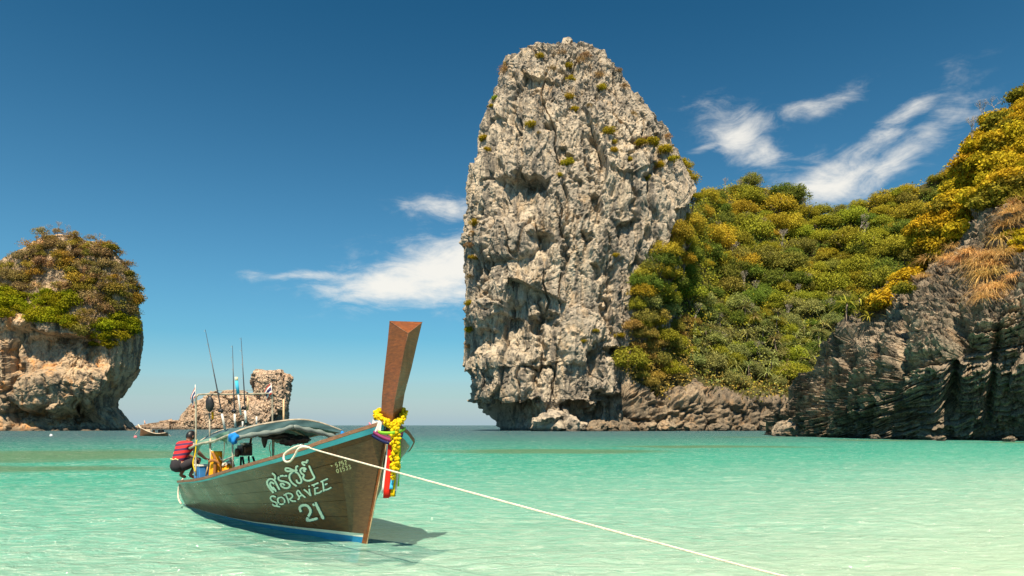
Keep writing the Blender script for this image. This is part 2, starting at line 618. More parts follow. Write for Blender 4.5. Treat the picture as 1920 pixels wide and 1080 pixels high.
def lofted_rock(name, left, right, yc, depth, mat, nz, nf, nb, disp, power=2.5, lean=0.0):
    """closed rock: an outline left and right (column, row) seen at depth yc, round sections of the given depth ratio"""
    ly = np.array([p[1] for p in left], float)
    lx = np.array([p[0] for p in left], float)
    ry = np.array([p[1] for p in right], float)
    rx = np.array([p[0] for p in right], float)
    top = min(ly.min(), ry.min())
    bot = 816.0
    py = np.linspace(bot, top, nz)
    L = np.interp(py, ly[::-1], lx[::-1]) if ly[0] > ly[-1] else np.interp(py, ly, lx)
    R = np.interp(py, ry[::-1], rx[::-1]) if ry[0] > ry[-1] else np.interp(py, ry, rx)
    Yc = yc + lean * (bot - py) / (bot - top)
    z = CAM_H + (HORIZON - py) / FPX * Yc
    cx = ((L + R) / 2 - 960) / FPX * Yc
    a = np.maximum((R - L) / 2 / FPX * Yc, 0.05)
    th = np.concatenate([np.linspace(math.pi, 2 * math.pi, nf, endpoint=False), np.linspace(0, math.pi, nb, endpoint=False)])
    c, s = np.cos(th), np.sin(th)
    ca = np.sign(c) * np.abs(c) ** (2 / power)
    sa = np.sign(s) * np.abs(s) ** (2 / power)
    P = np.zeros((nz, len(th), 3))
    P[..., 0] = cx[:, None] + a[:, None] * ca[None]
    P[..., 1] = Yc[:, None] + (np.minimum(a, a.max()) * depth)[:, None] * sa[None]
    P[..., 2] = z[:, None]
    ext = np.concatenate([P[:, -1:], P, P[:, :1]], 1)
    N = grid_normals(ext)[:, 1:-1]
    Vf, Nf = P.reshape(-1, 3), N.reshape(-1, 3)
    hN = Nf.copy()
    hN[:, 2] *= 0.35
    hN /= np.linalg.norm(hN, axis=1)[:, None] + 1e-9
    fade = np.repeat(np.clip((np.arange(nz)[::-1]) / (nz * 0.03), 0.25, 1), len(th))
    Vd = Vf + hN * (disp(Vf) * fade)[:, None]
    F = grid_faces(nz, len(th), wrap=True)
    topc = Vd[-len(th):].mean(0)[None]
    Vd = np.concatenate([Vd, topc])
    k = len(Vd) - 1
    base = (nz - 1) * len(th)
    fl = F.tolist() + [[base + j, base + (j + 1) % len(th), k] for j in range(len(th))]
    o = mesh_obj(name, Vd, fl, mat, False)
    BVH[name] = BVHTree.FromPolygons(Vd.tolist(), fl)
    return o


# ---- the tower
tower_left = [(x + (9 if 130 < y < 680 else 3), y) for x, y in [(930, 816), (932, 803), (928, 790), (921, 776), (905, 764), (880, 753), (876, 742), (881, 715), (879, 695), (866, 688), (862, 678), (864, 640),
              (866, 600), (869, 540), (873, 500), (879, 450), (884, 400), (886, 350), (894, 310), (906, 260), (916, 230), (934, 190), (944, 160), (956, 125), (990, 111),
              (1022, 100), (1045, 86), (1052, 72)]]
tower_right = [(1240, 816), (1240, 700), (1248, 600), (1264, 520), (1280, 460), (1288, 410), (1288, 380), (1278, 345), (1264, 300), (1246, 265), (1222, 240), (1202, 215), (1182, 193), (1168, 165),
               (1148, 133), (1128, 112), (1100, 99), (1080, 87), (1070, 72)]
tower_feats = [('cave', 975, 372, 52, 48, 4.6), ('cave', 1000, 345, 30, 22, 2.4), ('cave', 1012, 480, 28, 46, 3.6), ('bulge', 950, 450, 62, 46, 2.4), ('bulge', 948, 545, 46, 38, 2.2), ('bulge', 925, 592, 34, 28, 2.6),
               ('cave', 960, 622, 30, 22, 1.6), ('bulge', 945, 700, 62, 62, 2.4), ('cave', 955, 782, 64, 34, 7.0), ('groove', 1010, 640, 9, 110, 2.2), ('groove', 905, 480, 9, 90, 3.0),
               ('cave', 1168, 436, 20, 22, 3.0), ('cave', 1100, 470, 12, 34, 2.2), ('cave', 1062, 300, 16, 14, 1.8), ('cave', 1085, 345, 10, 14, 1.8), ('cave', 1035, 240, 14, 12, 2.4),
               ('cave', 1120, 395, 14, 30, 2.4), ('cave', 1155, 668, 22, 18, 5.0), ('cave', 1115, 690, 18, 34, 3.0), ('cave', 1090, 790, 46, 34, 6.0), ('bulge', 1050, 790, 30, 24, 4.2),
               ('cave', 1125, 520, 12, 18, 2.5), ('cave', 1020, 620, 22, 30, 2.4), ('groove', 1060, 420, 8, 120, 1.6), ('groove', 1140, 560, 8, 90, 1.8), ('groove', 1185, 330, 7, 100, 1.4),
               ('cave', 1148, 770, 40, 40, 5.0), ('bulge', 1085, 620, 44, 60, 1.8), ('cave', 1215, 350, 12, 18, 2.0), ('cave', 935, 240, 18, 14, 1.6), ('groove', 965, 210, 8, 70, 1.4)]


def rough_rock(V, big, mid, fine, flute, pits, sc=1.0):
    q = V * sc
    w = q + 0.9 * np.stack([perlin(q * 0.16), perlin(q * 0.16 + 40), perlin(q * 0.16 + 80)], 1) + 0.18 * np.stack([perlin(q * 0.6), perlin(q * 0.6 + 4), perlin(q * 0.6 + 8)], 1)
    d = big * fbm(w * np.array((0.045, 0.045, 0.03)), 3)
    rg = 0.10 + 0.90 * sstep(perlin(q * np.array((0.05, 0.05, 0.035)) + 77), -0.2, 0.25)      # rough and smooth stretches of wall
    d += flute * (0.8 * ridged(w * np.array((0.14, 0.14, 0.012)), 2) + 1.0 * ridged(w * np.array((0.42, 0.42, 0.016)) + 4, 2) - 0.5)
    fis = np.abs(perlin(w * np.array((0.11, 0.11, 0.018)) + 33))                              # long upright fissures
    d -= flute * 1.9 * (1 - sstep(fis, 0.0, 0.045)) * sstep(perlin(q * 0.06 + 51), -0.15, 0.2)
    h, j = facets(w * np.array((0.062, 0.062, 0.026)))
    d += mid * 3.0 * h
    h, j = facets(w * np.array((0.19, 0.19, 0.085)) + 7)
    d += mid * 0.75 * h * (0.4 + 0.6 * rg) - mid * 0.3 * (1 - sstep(j, 0, 0.06))
    h, j = facets(w * np.array((0.52, 0.52, 0.30)) + 3)
    d += (0.25 + 0.75 * rg) * mid * 0.40 * h
    h, j = facets(w * np.array((1.25, 1.25, 0.85)) + 13)
    d += (0.3 + 0.7 * rg) * mid * 0.24 * h
    d -= pits * rg * sstep(perlin(w * np.array((0.45, 0.45, 0.20)) + 61), 0.40, 0.50)
    d -= pits * 0.30 * sstep(perlin(w * np.array((1.2, 1.2, 0.8)) + 91), 0.36, 0.46)
    d += fine * fbm(w * np.array((0.9, 0.9, 0.5)), 3, 0.65)
    return d


def tower_disp(V):
    return rough_rock(V, 2.6, 1.15, 0.35, 1.4, 1.15) + features(V, 1.75, tower_feats) * (V[:, 1] < 232)


tower = lofted_rock('limestone_tower', tower_left, tower_right, 232, 0.62, M_tower, 470, 420, 90, tower_disp, 2.5, 10)
tag(tower, 'tall sheer grey limestone tower standing in the sea', 'rock', kind='structure')

# ---- the wooded rock at the edge of the frame
lr_left = [(-330, 816), (-320, 630), (-200, 580), (-70, 545), (0, 512), (40, 478), (78, 452), (105, 441)]
lr_right = [(249, 816), (247, 806), (232, 786), (208, 764), (206, 745), (226, 718), (246, 690), (255, 655), (258, 625), (252, 590), (250, 550), (246, 525), (234, 498), (212, 474), (180, 456), (140, 445), (112, 440)]
lr_feats = [('cave', 110, 660, 85, 40, 6.5), ('bulge', 110, 730, 95, 48, 4.5), ('bulge', 195, 722, 34, 38, 2.5), ('cave', 125, 790, 130, 24, 6.5), ('groove', 28, 700, 10, 110, 2.5),
            ('bulge', 8, 740, 22, 80, 1.5), ('cave', 190, 660, 40, 26, 3.0), ('groove', 140, 755, 7, 40, 1.6), ('cave', 195, 745, 22, 20, 2.0), ('bulge', 45, 610, 60, 22, 2.5)]


def left_disp(V):
    return rough_rock(V, 2.2, 0.75, 0.5, 0.4, 0.7) + features(V, 1.5, lr_feats) * (V[:, 1] < 225)


left_rock = lofted_rock('wooded_rock', lr_left, lr_right, 232, 0.34, M_left, 260, 420, 60, left_disp, 2.6, 4)
tag(left_rock, 'broad limestone rock with shrubs on top rising beside the far boat', 'rock', kind='structure')

# ---- the islet on the horizon
def islet_disp(V):
    return rough_rock(V, 2.2, 0.9, 0.8, 0.3, 0.8, 1.6)


body = lofted_rock('low_islet', [(335, 816), (338, 800), (345, 778), (358, 762), (378, 752), (392, 738), (420, 731)],
                   [(528, 816), (530, 790), (527, 770), (520, 755), (500, 748), (474, 748), (456, 738), (430, 731)], 300, 0.5, M_islet, 90, 200, 40, islet_disp, 2.4)
head = lofted_rock('islet_head', [(486, 816), (490, 770), (489, 752), (482, 742), (480, 722), (480, 706), (488, 700), (505, 698)],
                   [(528, 816), (531, 790), (534, 765), (538, 748), (541, 722), (542, 708), (534, 700), (515, 697)], 298, 0.7, M_islet, 110, 120, 30, islet_disp, 2.8)
tail = lofted_rock('islet_tail', [(240, 816), (246, 806), (262, 798), (280, 794), (300, 792)], [(372, 816), (372, 800), (368, 792), (350, 789), (320, 790)], 302, 0.35, M_islet, 40, 200, 20,
                   lambda V: 0.7 * rough_rock(V, 1.5, 0.9, 0.8, 0.3, 0.8, 1.6), 2.4)
bm = bmesh.new()
for o in (body, head, tail):
    bm.from_mesh(o.data)
islet_me = bpy.data.meshes.new('islet')
bm.to_mesh(islet_me)
bm.free()
islet_me.materials.append(M_islet)
for o in (body, head, tail):
    bpy.data.objects.remove(o)
islet = bpy.data.objects.new('islet', islet_me)
COL.objects.link(islet)
tag(islet, 'low brown rocky islet with a mushroom-shaped head on the horizon', 'rock', kind='structure')


# ---- the wooded hill beyond the tower
def sheet(name, px, base_y, top_y, base_d, top_d, mat, nr, disp, prof=1.0, back=60.0):
    """a hillside: foot and crest rows and depths for each column, then a back slope down to the water"""
    nc = len(px)
    t = np.linspace(0, 1, nr)
    P = np.zeros((nr, nc, 3))
    tt = t[:, None]
    row = base_y[None] + (top_y - base_y)[None] * tt
    dep = base_d[None] + (top_d - base_d)[None] * prof(tt, row)
    P[..., 0] = (px[None] - 960) / FPX * dep
    P[..., 1] = dep
    P[..., 2] = CAM_H + (HORIZON - row) / FPX * dep
    N = grid_normals(P)
    Vf = P.reshape(-1, 3)
    Nf = N.reshape(-1, 3)
    flip = np.sign((Nf[:, 1] * -1 + Nf[:, 2] * 0.5).mean())
    Nf = Nf * flip
    Vd = (Vf + Nf * disp(Vf, np.repeat(t, nc))[:, None])
    G = Vd.reshape(nr, nc, 3)
    crest = G[-1]
    extra = []
    for k in range(1, 9):
        f = k / 8
        e = crest.copy()
        e[:, 1] += back * f
        e[:, 0] *= 1 + back * f / crest[:, 1] * 0.9
        e[:, 2] = crest[:, 2] * (1 - f ** 1.6) - 3 * f
        extra.append(e)
    G = np.concatenate([G, np.array(extra)], 0)
    F = grid_faces(G.shape[0], nc)
    V2 = G.reshape(-1, 3)
    o = mesh_obj(name, V2, F, mat)
    BVH[name] = BVHTree.FromPolygons(V2.tolist(), F.tolist())
    return o


hp = np.linspace(1168, 2250, 330)
h_top = np.interp(hp, [1120, 1140, 1160, 1180, 1205, 1245, 1270, 1290, 1310, 1350, 1395, 1430, 1470, 1510, 1550, 1600, 1650, 1700, 1750, 1800, 1850, 1950, 2250],
                  [800, 770, 700, 590, 535, 498, 440, 392, 376, 352, 342, 356, 372, 392, 404, 388, 372, 356, 338, 318, 298, 270, 230])
h_bd = np.interp(hp, [1120, 1200, 1300, 1480, 1700, 2250], [212, 212, 216, 226, 236, 250])
h_td = np.interp(hp, [1120, 1180, 1245, 1290, 1350, 1430, 1550, 1800, 2250], [212, 218, 236, 262, 330, 335, 320, 310, 310])


def hill_prof(t, row):
    s = np.clip((742 - row) / 400, 0, None)            # a steep rocky foot, then the slope
    r = np.clip(t, 0, 1)
    foot = np.clip((806 - row) / 70, 0, 1) * 0.02
    return np.clip(foot + 0.98 * np.clip((r - 0.13) / 0.87, 0, 1) ** 1.05, 0, 1)


def hill_disp(V, t):
    d = 5.0 * fbm(V * 0.028, 3)
    low = sstep(to_px(V)[1], 700, 745)
    w = V + 1.5 * np.stack([perlin(V * 0.2), perlin(V * 0.2 + 9), perlin(V * 0.2 + 19)], 1)
    st = (w[:, 2] * 0.55 - w[:, 0] * 0.30)
    f1, f2, idc = voronoi(w * 0.16)
    g1, g2, idg = voronoi(w * 0.42 + 3)
    rock = 3.0 * (_jit[idc][:, 0] - 0.4) - 1.2 * (1 - sstep(f2 - f1, 0, .15)) + 1.1 * ((st % 1) - 0.5) + 1.0 * (_jit[idg][:, 1] - .5) + 0.8 * fbm(V * 0.6, 3) + 2.5 * ridged(V * np.array((.09, .09, .02)), 2)
    return d * (1 - 0.6 * low) + rock * (0.12 + 0.88 * low)


hill = sheet('jungle_hill', hp, np.full(len(hp), 812.0), h_top, h_bd, h_td, M_soil, 190, hill_disp, hill_prof)
# bare rock along the foot
hill.data.materials.append(M_shore)
ct = np.array([p.center[:] for p in hill.data.polygons])
cpx, cpy = to_px(ct)
lim = np.interp(cpx, [1120, 1160, 1230, 1300, 1380, 1480, 1600], [640, 690, 745, 715, 738, 748, 748]) + 14 * perlin(ct * 0.15)
mi = (cpy > lim).astype(np.int32)
mi[(ct[:, 1] > 270)] = 0
hill.data.polygons.foreach_set('material_index', mi)
tag(hill, 'steep jungle hillside with a rocky foot beyond the tower', 'hill', kind='structure')

# ---- the dark sea cliff nearest the camera
cu = np.linspace(0, 1, 420)
plan_u = [0, .10, .16, .20, .34, .52, .70, .86, 1.0]
plan_x = [66, 49, 45.6, 44.6, 44.6, 48.2, 55.2, 66, 84]
plan_y = [168, 124, 116, 112, 89.5, 79.0, 73.6, 67, 61]
cbx = np.interp(cu, plan_u, plan_x)
cby = np.interp(cu, plan_u, plan_y)
cpx_ = 960 + cbx / cby * FPX
ctop = np.interp(cpx_, [1462, 1470, 1480, 1520, 1570, 1620, 1650, 1690, 1720, 1760, 1800, 1830, 1850, 1880, 1920, 2000, 2120, 2300, 2800],
                 [772, 768, 712, 684, 652, 606, 560, 512, 470, 424, 366, 300, 252, 218, 192, 166, 140, 120, 100])
ctop = np.where(cu < 0.19, 768 + (0.19 - cu) * 120, ctop)
cset = np.interp(cu, [0, .19, .22, .34, .52, .70, 1.0], [2, 3, 7, 13, 24, 34, 44])


def cliff_build():
    nr, nc = 400, len(cu)
    t = np.linspace(0, 1, nr)[:, None]
    ztop = CAM_H + (HORIZON - ctop) / FPX * (cby + cset)
    z0 = -1.6
    z = z0 + (ztop - z0)[None] * t
    hrel = z / 24.0
    sb = cset[None] * np.clip((t - 0.30) / 0.70, 0, 1) ** 1.25
    under = 3.4 * np.clip(1 - hrel / 0.42, 0, 1) ** 1.4 - 0.9 * np.exp(-((hrel - 0.5) / 0.22) ** 2)
    under = under * np.clip((ztop / 9)[None], 0.15, 1)
    dep = cby[None] + sb + under
    f = dep / cby[None]
    P = np.zeros((nr, nc, 3))
    P[..., 0] = cbx[None] * f
    P[..., 1] = dep
    P[..., 2] = z
    N = grid_normals(P)
    Vf, Nf = P.reshape(-1, 3), N.reshape(-1, 3)
    if (Nf[:, 1]).mean() > 0:
        Nf = -Nf
    T_ = np.repeat(np.linspace(0, 1, nr), nc)
    q = Vf
    w = q + 0.30 * np.stack([perlin(q * 0.35), perlin(q * 0.35 + 40), perlin(q * 0.35 + 80)], 1)
    d = 1.8 * fbm(w * np.array((0.10, 0.10, 0.07)), 3)
    d += 2.0 * ridged(w * np.array((0.085, 0.085, 0.02)) + 3.3, 2) - 0.6       # buttresses and chimneys
    h, j = facets(w * np.array((0.14, 0.14, 0.09)) + 2)
    d += 1.5 * h
    s1 = (w[:, 2] - w[:, 0] * 0.14 + w[:, 1] * 0.17) * 0.80 + 0.35 * perlin(q * 0.10)
    joint = np.floor(perlin(q * np.array((0.5, 0.5, 0.12)) + 70) * 4)            # layers break and step sideways

    def rnd(x, k):
        v = np.sin(x * k) * 43758.5453
        return v - np.floor(v)
    for mul, amp in ((1.0, 1.15), (2.3, 0.62), (5.1, 0.30)):
        t_ = s1 * mul
        lay = np.floor(t_)
        fr = t_ - lay
        d += amp * ((rnd(lay + 3.1 * joint * (mul > 1), 12.9898) - 0.5) + 0.55 * (fr - 0.5) - 0.5 * (1 - sstep(fr, 0.0, 0.16)))
    h, j = facets(w * np.array((0.50, 0.50, 0.75)))
    d += 0.55 * h - 0.30 * (1 - sstep(j, 0, 0.08))
    h, j = facets(w * np.array((1.5, 1.5, 2.2)) + 5)
    d += 0.24 * h
    d += 0.14 * fbm(q * 1.9, 2, 0.6)
    px, py = to_px(Vf)
    for gx_, wd, m_, y0, y1 in ((1655, 8, 1.6, 560, 830), (1700, 9, 3.2, 440, 760), (1790, 13, 3.6, 560, 800), (1865, 8, 1.8, 560, 820), (1560, 14, 2.0, 690, 830)):
        xx = gx_ + (py - 650) * -0.10 + 8 * perlin(q * 0.12 + gx_)
        d -= m_ * np.exp(-((px - xx) / wd) ** 2) * sstep(py, y0, y0 + 60) * (1 - sstep(py, y1 - 40, y1))
    d *= np.clip((T_ - 0.0) * 20, 0.3, 1)
    Vd = Vf + Nf * d[:, None]
    G = Vd.reshape(nr, nc, 3)
    crest = G[-1]
    extra = []
    for k in range(1, 9):
        e = crest.copy()
        e[:, 1] += 26 * k / 8
        e[:, 0] *= 1 + 26 * k / 8 / crest[:, 1]
        e[:, 2] = crest[:, 2] * (1 - (k / 8) ** 1.5) - 2 * k / 8
        extra.append(e)
    G = np.concatenate([G, np.array(extra)], 0)
    F = grid_faces(G.shape[0], nc)
    V2 = G.reshape(-1, 3)
    o = mesh_obj('sea_cliff', V2, F, M_cliff, False)
    BVH['sea_cliff'] = BVHTree.FromPolygons(V2.tolist(), F.tolist())
    return o


cliff = cliff_build()
tag(cliff, 'dark layered limestone sea cliff dropping into the green shallows', 'cliff', kind='structure')

# ------------------------------------------------------------------ plants
def foliage_material(name, use_attr=False, trans=0.28):
    m, T = new_mat(name)
    if use_attr:
        at_ = T.add('ShaderNodeAttribute', attribute_name='col')
        base = at_.outputs['Color']
    else:
        base = T.add('ShaderNodeObjectInfo').outputs['Color']
    tn = T.add('ShaderNodeAttribute', attribute_name='tint').outputs['Fac']
    v = T.lin(tn, 0, 1, 0.5, 1.5)
    mul = T.add('ShaderNodeVectorMath', operation='SCALE')
    T.link(base, mul.inputs[0])
    T.link(v, mul.inputs['Scale'])
    c = T.mix(T.math('MULTIPLY', T.smooth(tn, 0.80, 0.98), 0.45), mul.outputs[0], (0.45, 0.36, 0.04))
    d = T.add('ShaderNodeBsdfDiffuse')
    T.link(c, d.inputs[0])
    t = T.add('ShaderNodeBsdfTranslucent')
    T.link(c, t.inputs[0])
    g = T.add('ShaderNodeMixShader')
    g.inputs[0].default_value = trans
    T.link(d.outputs[0], g.inputs[1])
    T.link(t.outputs[0], g.inputs[2])
    finish(T, g.outputs[0])
    return m


def plain_material(name, col, rough=0.8, var=0.25, scale=3.0, spec=0.3, bump=0.0, metal=0.0):
    m, T = new_mat(name)
    tcn = T.add('ShaderNodeTexCoord')
    n = T.noise(tcn.outputs['Object'], scale, 5, 0.6)
    dark = tuple(c * (1 - var) for c in col)
    lite = tuple(min(1, c * (1 + var)) for c in col)
    p = T.add('ShaderNodeBsdfPrincipled')
    T.link(T.mix(T.smooth(n, 0.3, 0.7), dark, lite), p.inputs['Base Color'])
    p.inputs['Roughness'].default_value = rough
    p.inputs['Specular IOR Level'].default_value = spec
    p.inputs['Metallic'].default_value = metal
    if bump:
        T.link(T.bump(T.noise(tcn.outputs['Object'], scale * 4, 4, 0.6), 0.5, bump), p.inputs['Normal'])
    finish(T, p.outputs[0])
    return m


M_leaf = foliage_material('leaves')
M_under = foliage_material('ground_leaves', True)
M_bark = plain_material('bark', (0.17, 0.13, 0.10), 0.95, 0.35, 2.0)
M_pale_bark = plain_material('pale_bark', (0.34, 0.29, 0.24), 0.95, 0.3, 2.0)


def leaf_mesh(name, C, Nn, S, tint, mat, aspect=0.62, col=None):
    """one pointed leaf (two triangles with a fold) per centre"""
    n = len(C)
    ref = RNG.normal(size=(n, 3))
    u = np.cross(Nn, ref)
    u /= np.linalg.norm(u, axis=1)[:, None] + 1e-9
    v = np.cross(Nn, u)
    S = S[:, None]
    fold = Nn * S * 0.12
    P = np.stack([C - u * S, C - v * S * aspect + fold, C + u * S, C + v * S * aspect + fold], 1).reshape(-1, 3)
    F = np.arange(4 * n).reshape(n, 4)
    me = bpy.data.meshes.new(name)
    me.vertices.add(4 * n)
    me.vertices.foreach_set('co', P.ravel())
    me.loops.add(4 * n)
    me.loops.foreach_set('vertex_index', F.ravel().astype(np.int32))
    me.polygons.add(n)
    me.polygons.foreach_set('loop_start', (np.arange(n) * 4).astype(np.int32))
    me.polygons.foreach_set('loop_total', np.full(n, 4, np.int32))
    me.materials.append(mat)
    a = me.attributes.new('tint', 'FLOAT', 'FACE')
    a.data.foreach_set('value', tint.astype(np.float32))
    if col is not None:
        a = me.attributes.new('col', 'FLOAT_COLOR', 'FACE')
        a.data.foreach_set('color', np.concatenate([col, np.ones((n, 1))], 1).astype(np.float32).ravel())
    me.update(calc_edges=True)
    me.validate()
    return me


def crown_mesh(name, lobes, leaves, leaf, spread=0.62, lobe_r=(0.22, 0.42), flat=0.92, inner=0.15):
    L = RNG.normal(size=(lobes, 3))
    L /= np.linalg.norm(L, axis=1)[:, None]
    L *= (RNG.random((lobes, 1)) ** 0.45) * spread
    L[:, 2] = np.abs(L[:, 2]) * 0.9 - 0.12
    R = RNG.uniform(*lobe_r, lobes)
    pick = RNG.choice(lobes, leaves, p=R ** 2 / (R ** 2).sum())
    D = RNG.normal(size=(leaves, 3))
    D /= np.linalg.norm(D, axis=1)[:, None]
    out = L[pick] + np.array((0, 0, 0.25))
    D += 0.75 * out
    D /= np.linalg.norm(D, axis=1)[:, None]
    rr = np.where(RNG.random(leaves) < inner, RNG.uniform(0.3, 0.8, leaves), RNG.uniform(0.72, 1.22, leaves))
    C = L[pick] + D * (R[pick] * rr)[:, None]
    loose = RNG.random(leaves) < 0.22                     # sprays between the boughs
    E_ = RNG.normal(size=(leaves, 3))
    E_ /= np.linalg.norm(E_, axis=1)[:, None]
    E_ *= RNG.uniform(0.55, 1.0, (leaves, 1))
    E_[:, 2] = np.abs(E_[:, 2]) * 0.9 - 0.1
    C = np.where(loose[:, None], E_, C)
    C += 0.03 * RNG.normal(size=C.shape)
    C[:, 2] *= flat
    Nn = D * 0.8 + RNG.normal(size=D.shape) * 0.55 + np.array((0, -0.05, 0.35))
    Nn /= np.linalg.norm(Nn, axis=1)[:, None]
    tint = np.clip(0.5 + 0.22 * RNG.normal(size=leaves) + 0.25 * (RNG.random(lobes)[pick] - 0.5), 0, 1)
    return leaf_mesh(name, C, Nn, RNG.uniform(0.6, 1.35, leaves) * leaf, tint, M_leaf)


def tubes_mesh(name, paths, sides=5, mat=None):
    """joined tapered tubes: each path is a list of (point, radius)"""
    V, F = [], []
    for path in paths:
        base = len(V)
        n = len(path)
        for i, (p, r) in enumerate(path):
            p = Vector(p)
            a = Vector(path[max(i - 1, 0)][0])
            b = Vector(path[min(i + 1, n - 1)][0])
            d = (b - a)
            d = d.normalized() if d.length > 1e-9 else Vector((0, 0, 1))
            x = d.orthogonal().normalized() if abs(d.z) > 0.95 else d.cross(Vector((0, 0, 1))).normalized()
            y = d.cross(x)
            for k in range(sides):
                t = 2 * math.pi * k / sides
                V.append(p + (x * math.cos(t) + y * math.sin(t)) * r)
        for i in range(n - 1):
            for k in range(sides):
                F.append([base + i * sides + k, base + i * sides + (k + 1) % sides, base + (i + 1) * sides + (k + 1) % sides, base + (i + 1) * sides + k])
        F.append([base + k for k in range(sides)][::-1])
        F.append([base + (n - 1) * sides + k for k in range(sides)])
    me = bpy.data.meshes.new(name)
    me.from_pydata([tuple(v) for v in V], [], F)
    if mat:
        me.materials.append(mat)
    me.polygons.foreach_set('use_smooth', np.ones(len(me.polygons), dtype=bool))
    me.update()
    return me


def trunk_mesh(name):
    rnd = random.Random(name)
    paths = []
    bend = [Vector((rnd.uniform(-.1, .1), rnd.uniform(-.1, .1), 0)) for _ in range(4)]
    main = [(Vector((0, 0, -1.15)) + bend[0] * 0, 0.06), (Vector((0, 0, -0.7)) + bend[1], 0.05), (Vector((0, 0, -0.25)) + bend[2], 0.042), (Vector((0, 0, 0.3)) + bend[3], 0.02)]
    paths.append(main)
    for k in range(6):
        a = rnd.uniform(0, 6.28)
        s = main[1][0].lerp(main[2][0], rnd.random())
        e = Vector((math.cos(a) * 0.6, math.sin(a) * 0.6, rnd.uniform(0, .4)))
        paths.append([(s, 0.03), (s.lerp(e, 0.5) + Vector((0, 0, .05)), 0.02), (e, 0.008)])
    return tubes_mesh(name, paths, 5, M_bark)


CROWNS = [crown_mesh('crown_%d' % i, 38 + 8 * (i % 3), 5600, 0.040, 0.80, (0.12, 0.30), 0.95) for i in range(7)]
TRUNKS = [trunk_mesh('trunk_%d' % i) for i in range(3)]
BUSHES = [crown_mesh('bush_%d' % i, 9 + 2 * (i % 3), 1500, 0.075, 0.6, (0.28, 0.45), 0.85) for i in range(5)]
THIN = [crown_mesh('thin_%d' % i, 16, 900, 0.055, 0.75, (0.18, 0.32), 0.85, 0.35) for i in range(4)]
GLOSSY = [crown_mesh('glossy_%d' % i, 14, 1700, 0.085, 0.66, (0.22, 0.36), 0.85) for i in range(4)]


def jitter(c, a=0.16):
    f = random.uniform(1 - a, 1 + a)
    return tuple(max(0.003, x * f * random.uniform(1 - a * 0.6, 1 + a * 0.6)) for x in c)


def bush(name, me, loc, r, col, label, cat, group):
    o = bpy.data.objects.new(name, me)
    COL.objects.link(o)
    o.location = loc
    o.scale = (r, r, r * random.uniform(0.85, 1.15))
    o.rotation_euler = (random.uniform(-.15, .15), random.uniform(-.15, .15), random.uniform(0, 6.28))
    o.color = (*col, 1)
    return tag(o, label, cat, group)


def tree(name, loc, r, col, label, group, cat='tree'):
    e = empty(name, loc)
    e.rotation_euler = (0, 0, random.uniform(0, 6.28))
    tag(e, label, cat, group)
    for part, me in (('trunk', random.choice(TRUNKS)), ('crown', random.choice(CROWNS))):
        o = bpy.data.objects.new(part, me)
        COL.objects.link(o)
        o.parent = e
        o.location = (0, 0, r * 0.55)
        o.scale = (r * random.uniform(0.85, 1.2), r, r * random.uniform(0.8, 1.2))
        o.color = (*col, 1)
    return e


LAND = ['limestone_tower', 'wooded_rock', 'jungle_hill', 'sea_cliff']
GOLD, YGREEN, GREEN, OLIVE, RUST, SAGE = (0.42, 0.325, 0.032), (0.315, 0.305, 0.032), (0.14, 0.185, 0.03), (0.235, 0.22, 0.045), (0.36, 0.255, 0.06), (0.27, 0.285, 0.09)


def hill_colour(px, py):
    """the kinds of tree on the hillside, where they grow"""
    n = random.random()
    if px < 1300 and 590 < py:
        return ('rust', RUST) if n < 0.5 else (('olive', OLIVE) if n < 0.75 else ('lime', YGREEN))
    if py > 560 and px < 1570:
        return ('sage', SAGE) if n < 0.62 else (('green', GREEN) if n < 0.8 else ('lime', YGREEN))
    if px < 1480 and 370 < py < 490:
        return ('golden', GOLD) if n < 0.62 else (('lime', YGREEN) if n < 0.85 else ('green', GREEN))
    if px < 1480:
        return ('green', GREEN) if n < 0.36 else (('lime', YGREEN) if n < 0.72 else (('golden', GOLD) if n < .84 else ('olive', OLIVE)))
    return ('lime', YGREEN) if n < 0.42 else (('olive', OLIVE) if n < 0.62 else (('golden', GOLD) if n < 0.82 else ('green', GREEN)))


WORDS = {'rust': 'rusty orange-brown', 'olive': 'dull olive', 'sage': 'grey-green', 'green': 'dark green', 'lime': 'yellow-green', 'golden': 'golden yellow'}


def zone(px, py):
    col = ('against the tower flank' if px < 1300 else 'below the bare-tree crest' if px < 1400 else 'just right of the bare-tree crest' if px < 1490 else
           'under the notch of the ridge' if px < 1590 else 'under the long ridge' if px < 1700 else 'behind the bushy cliff')
    row = ('on the skyline' if py < 385 else 'high up' if py < 460 else 'halfway up the slope' if py < 540 else 'in the lower wood' if py < 630 else 'low above the shore rocks')
    return row + ' ' + col


def size_word(r, lo, hi):
    return 'small' if r < lo else ('large' if r > hi else 'mid-sized')


count = 0
for py in np.arange(332, 742, 20.0):
    for px in np.arange(1160, 1880, 27.0):
        x, y = px + random.uniform(-11, 11), py + random.uniform(-9, 9)
        h_ = hit(x, y, LAND)
        if h_ is None or h_[3] != 'jungle_hill':
            continue
        if y > np.interp(x, [1160, 1230, 1300, 1380, 1480, 1600], [680, 735, 705, 730, 728, 735]):
            continue
        kind, c = hill_colour(x, y)
        r = random.choice((3.6, 4.6, 5.4, 6.4, 8.0)) * random.uniform(0.85, 1.15) * (0.8 if y > 600 else 1.0) * (0.8 if kind in ('rust', 'sage') else 1)
        if count >= 300:
            break
        count += 1
        zn = zone(x, y)
        tree('jungle_tree', h_[0] + Vector((0, 0, -0.2 * r)), r, jitter(c, 0.16), '%s %s tree %s' % (size_word(r, 4.2, 5.8), WORDS[kind], zn), 'trees of the jungle hillside')

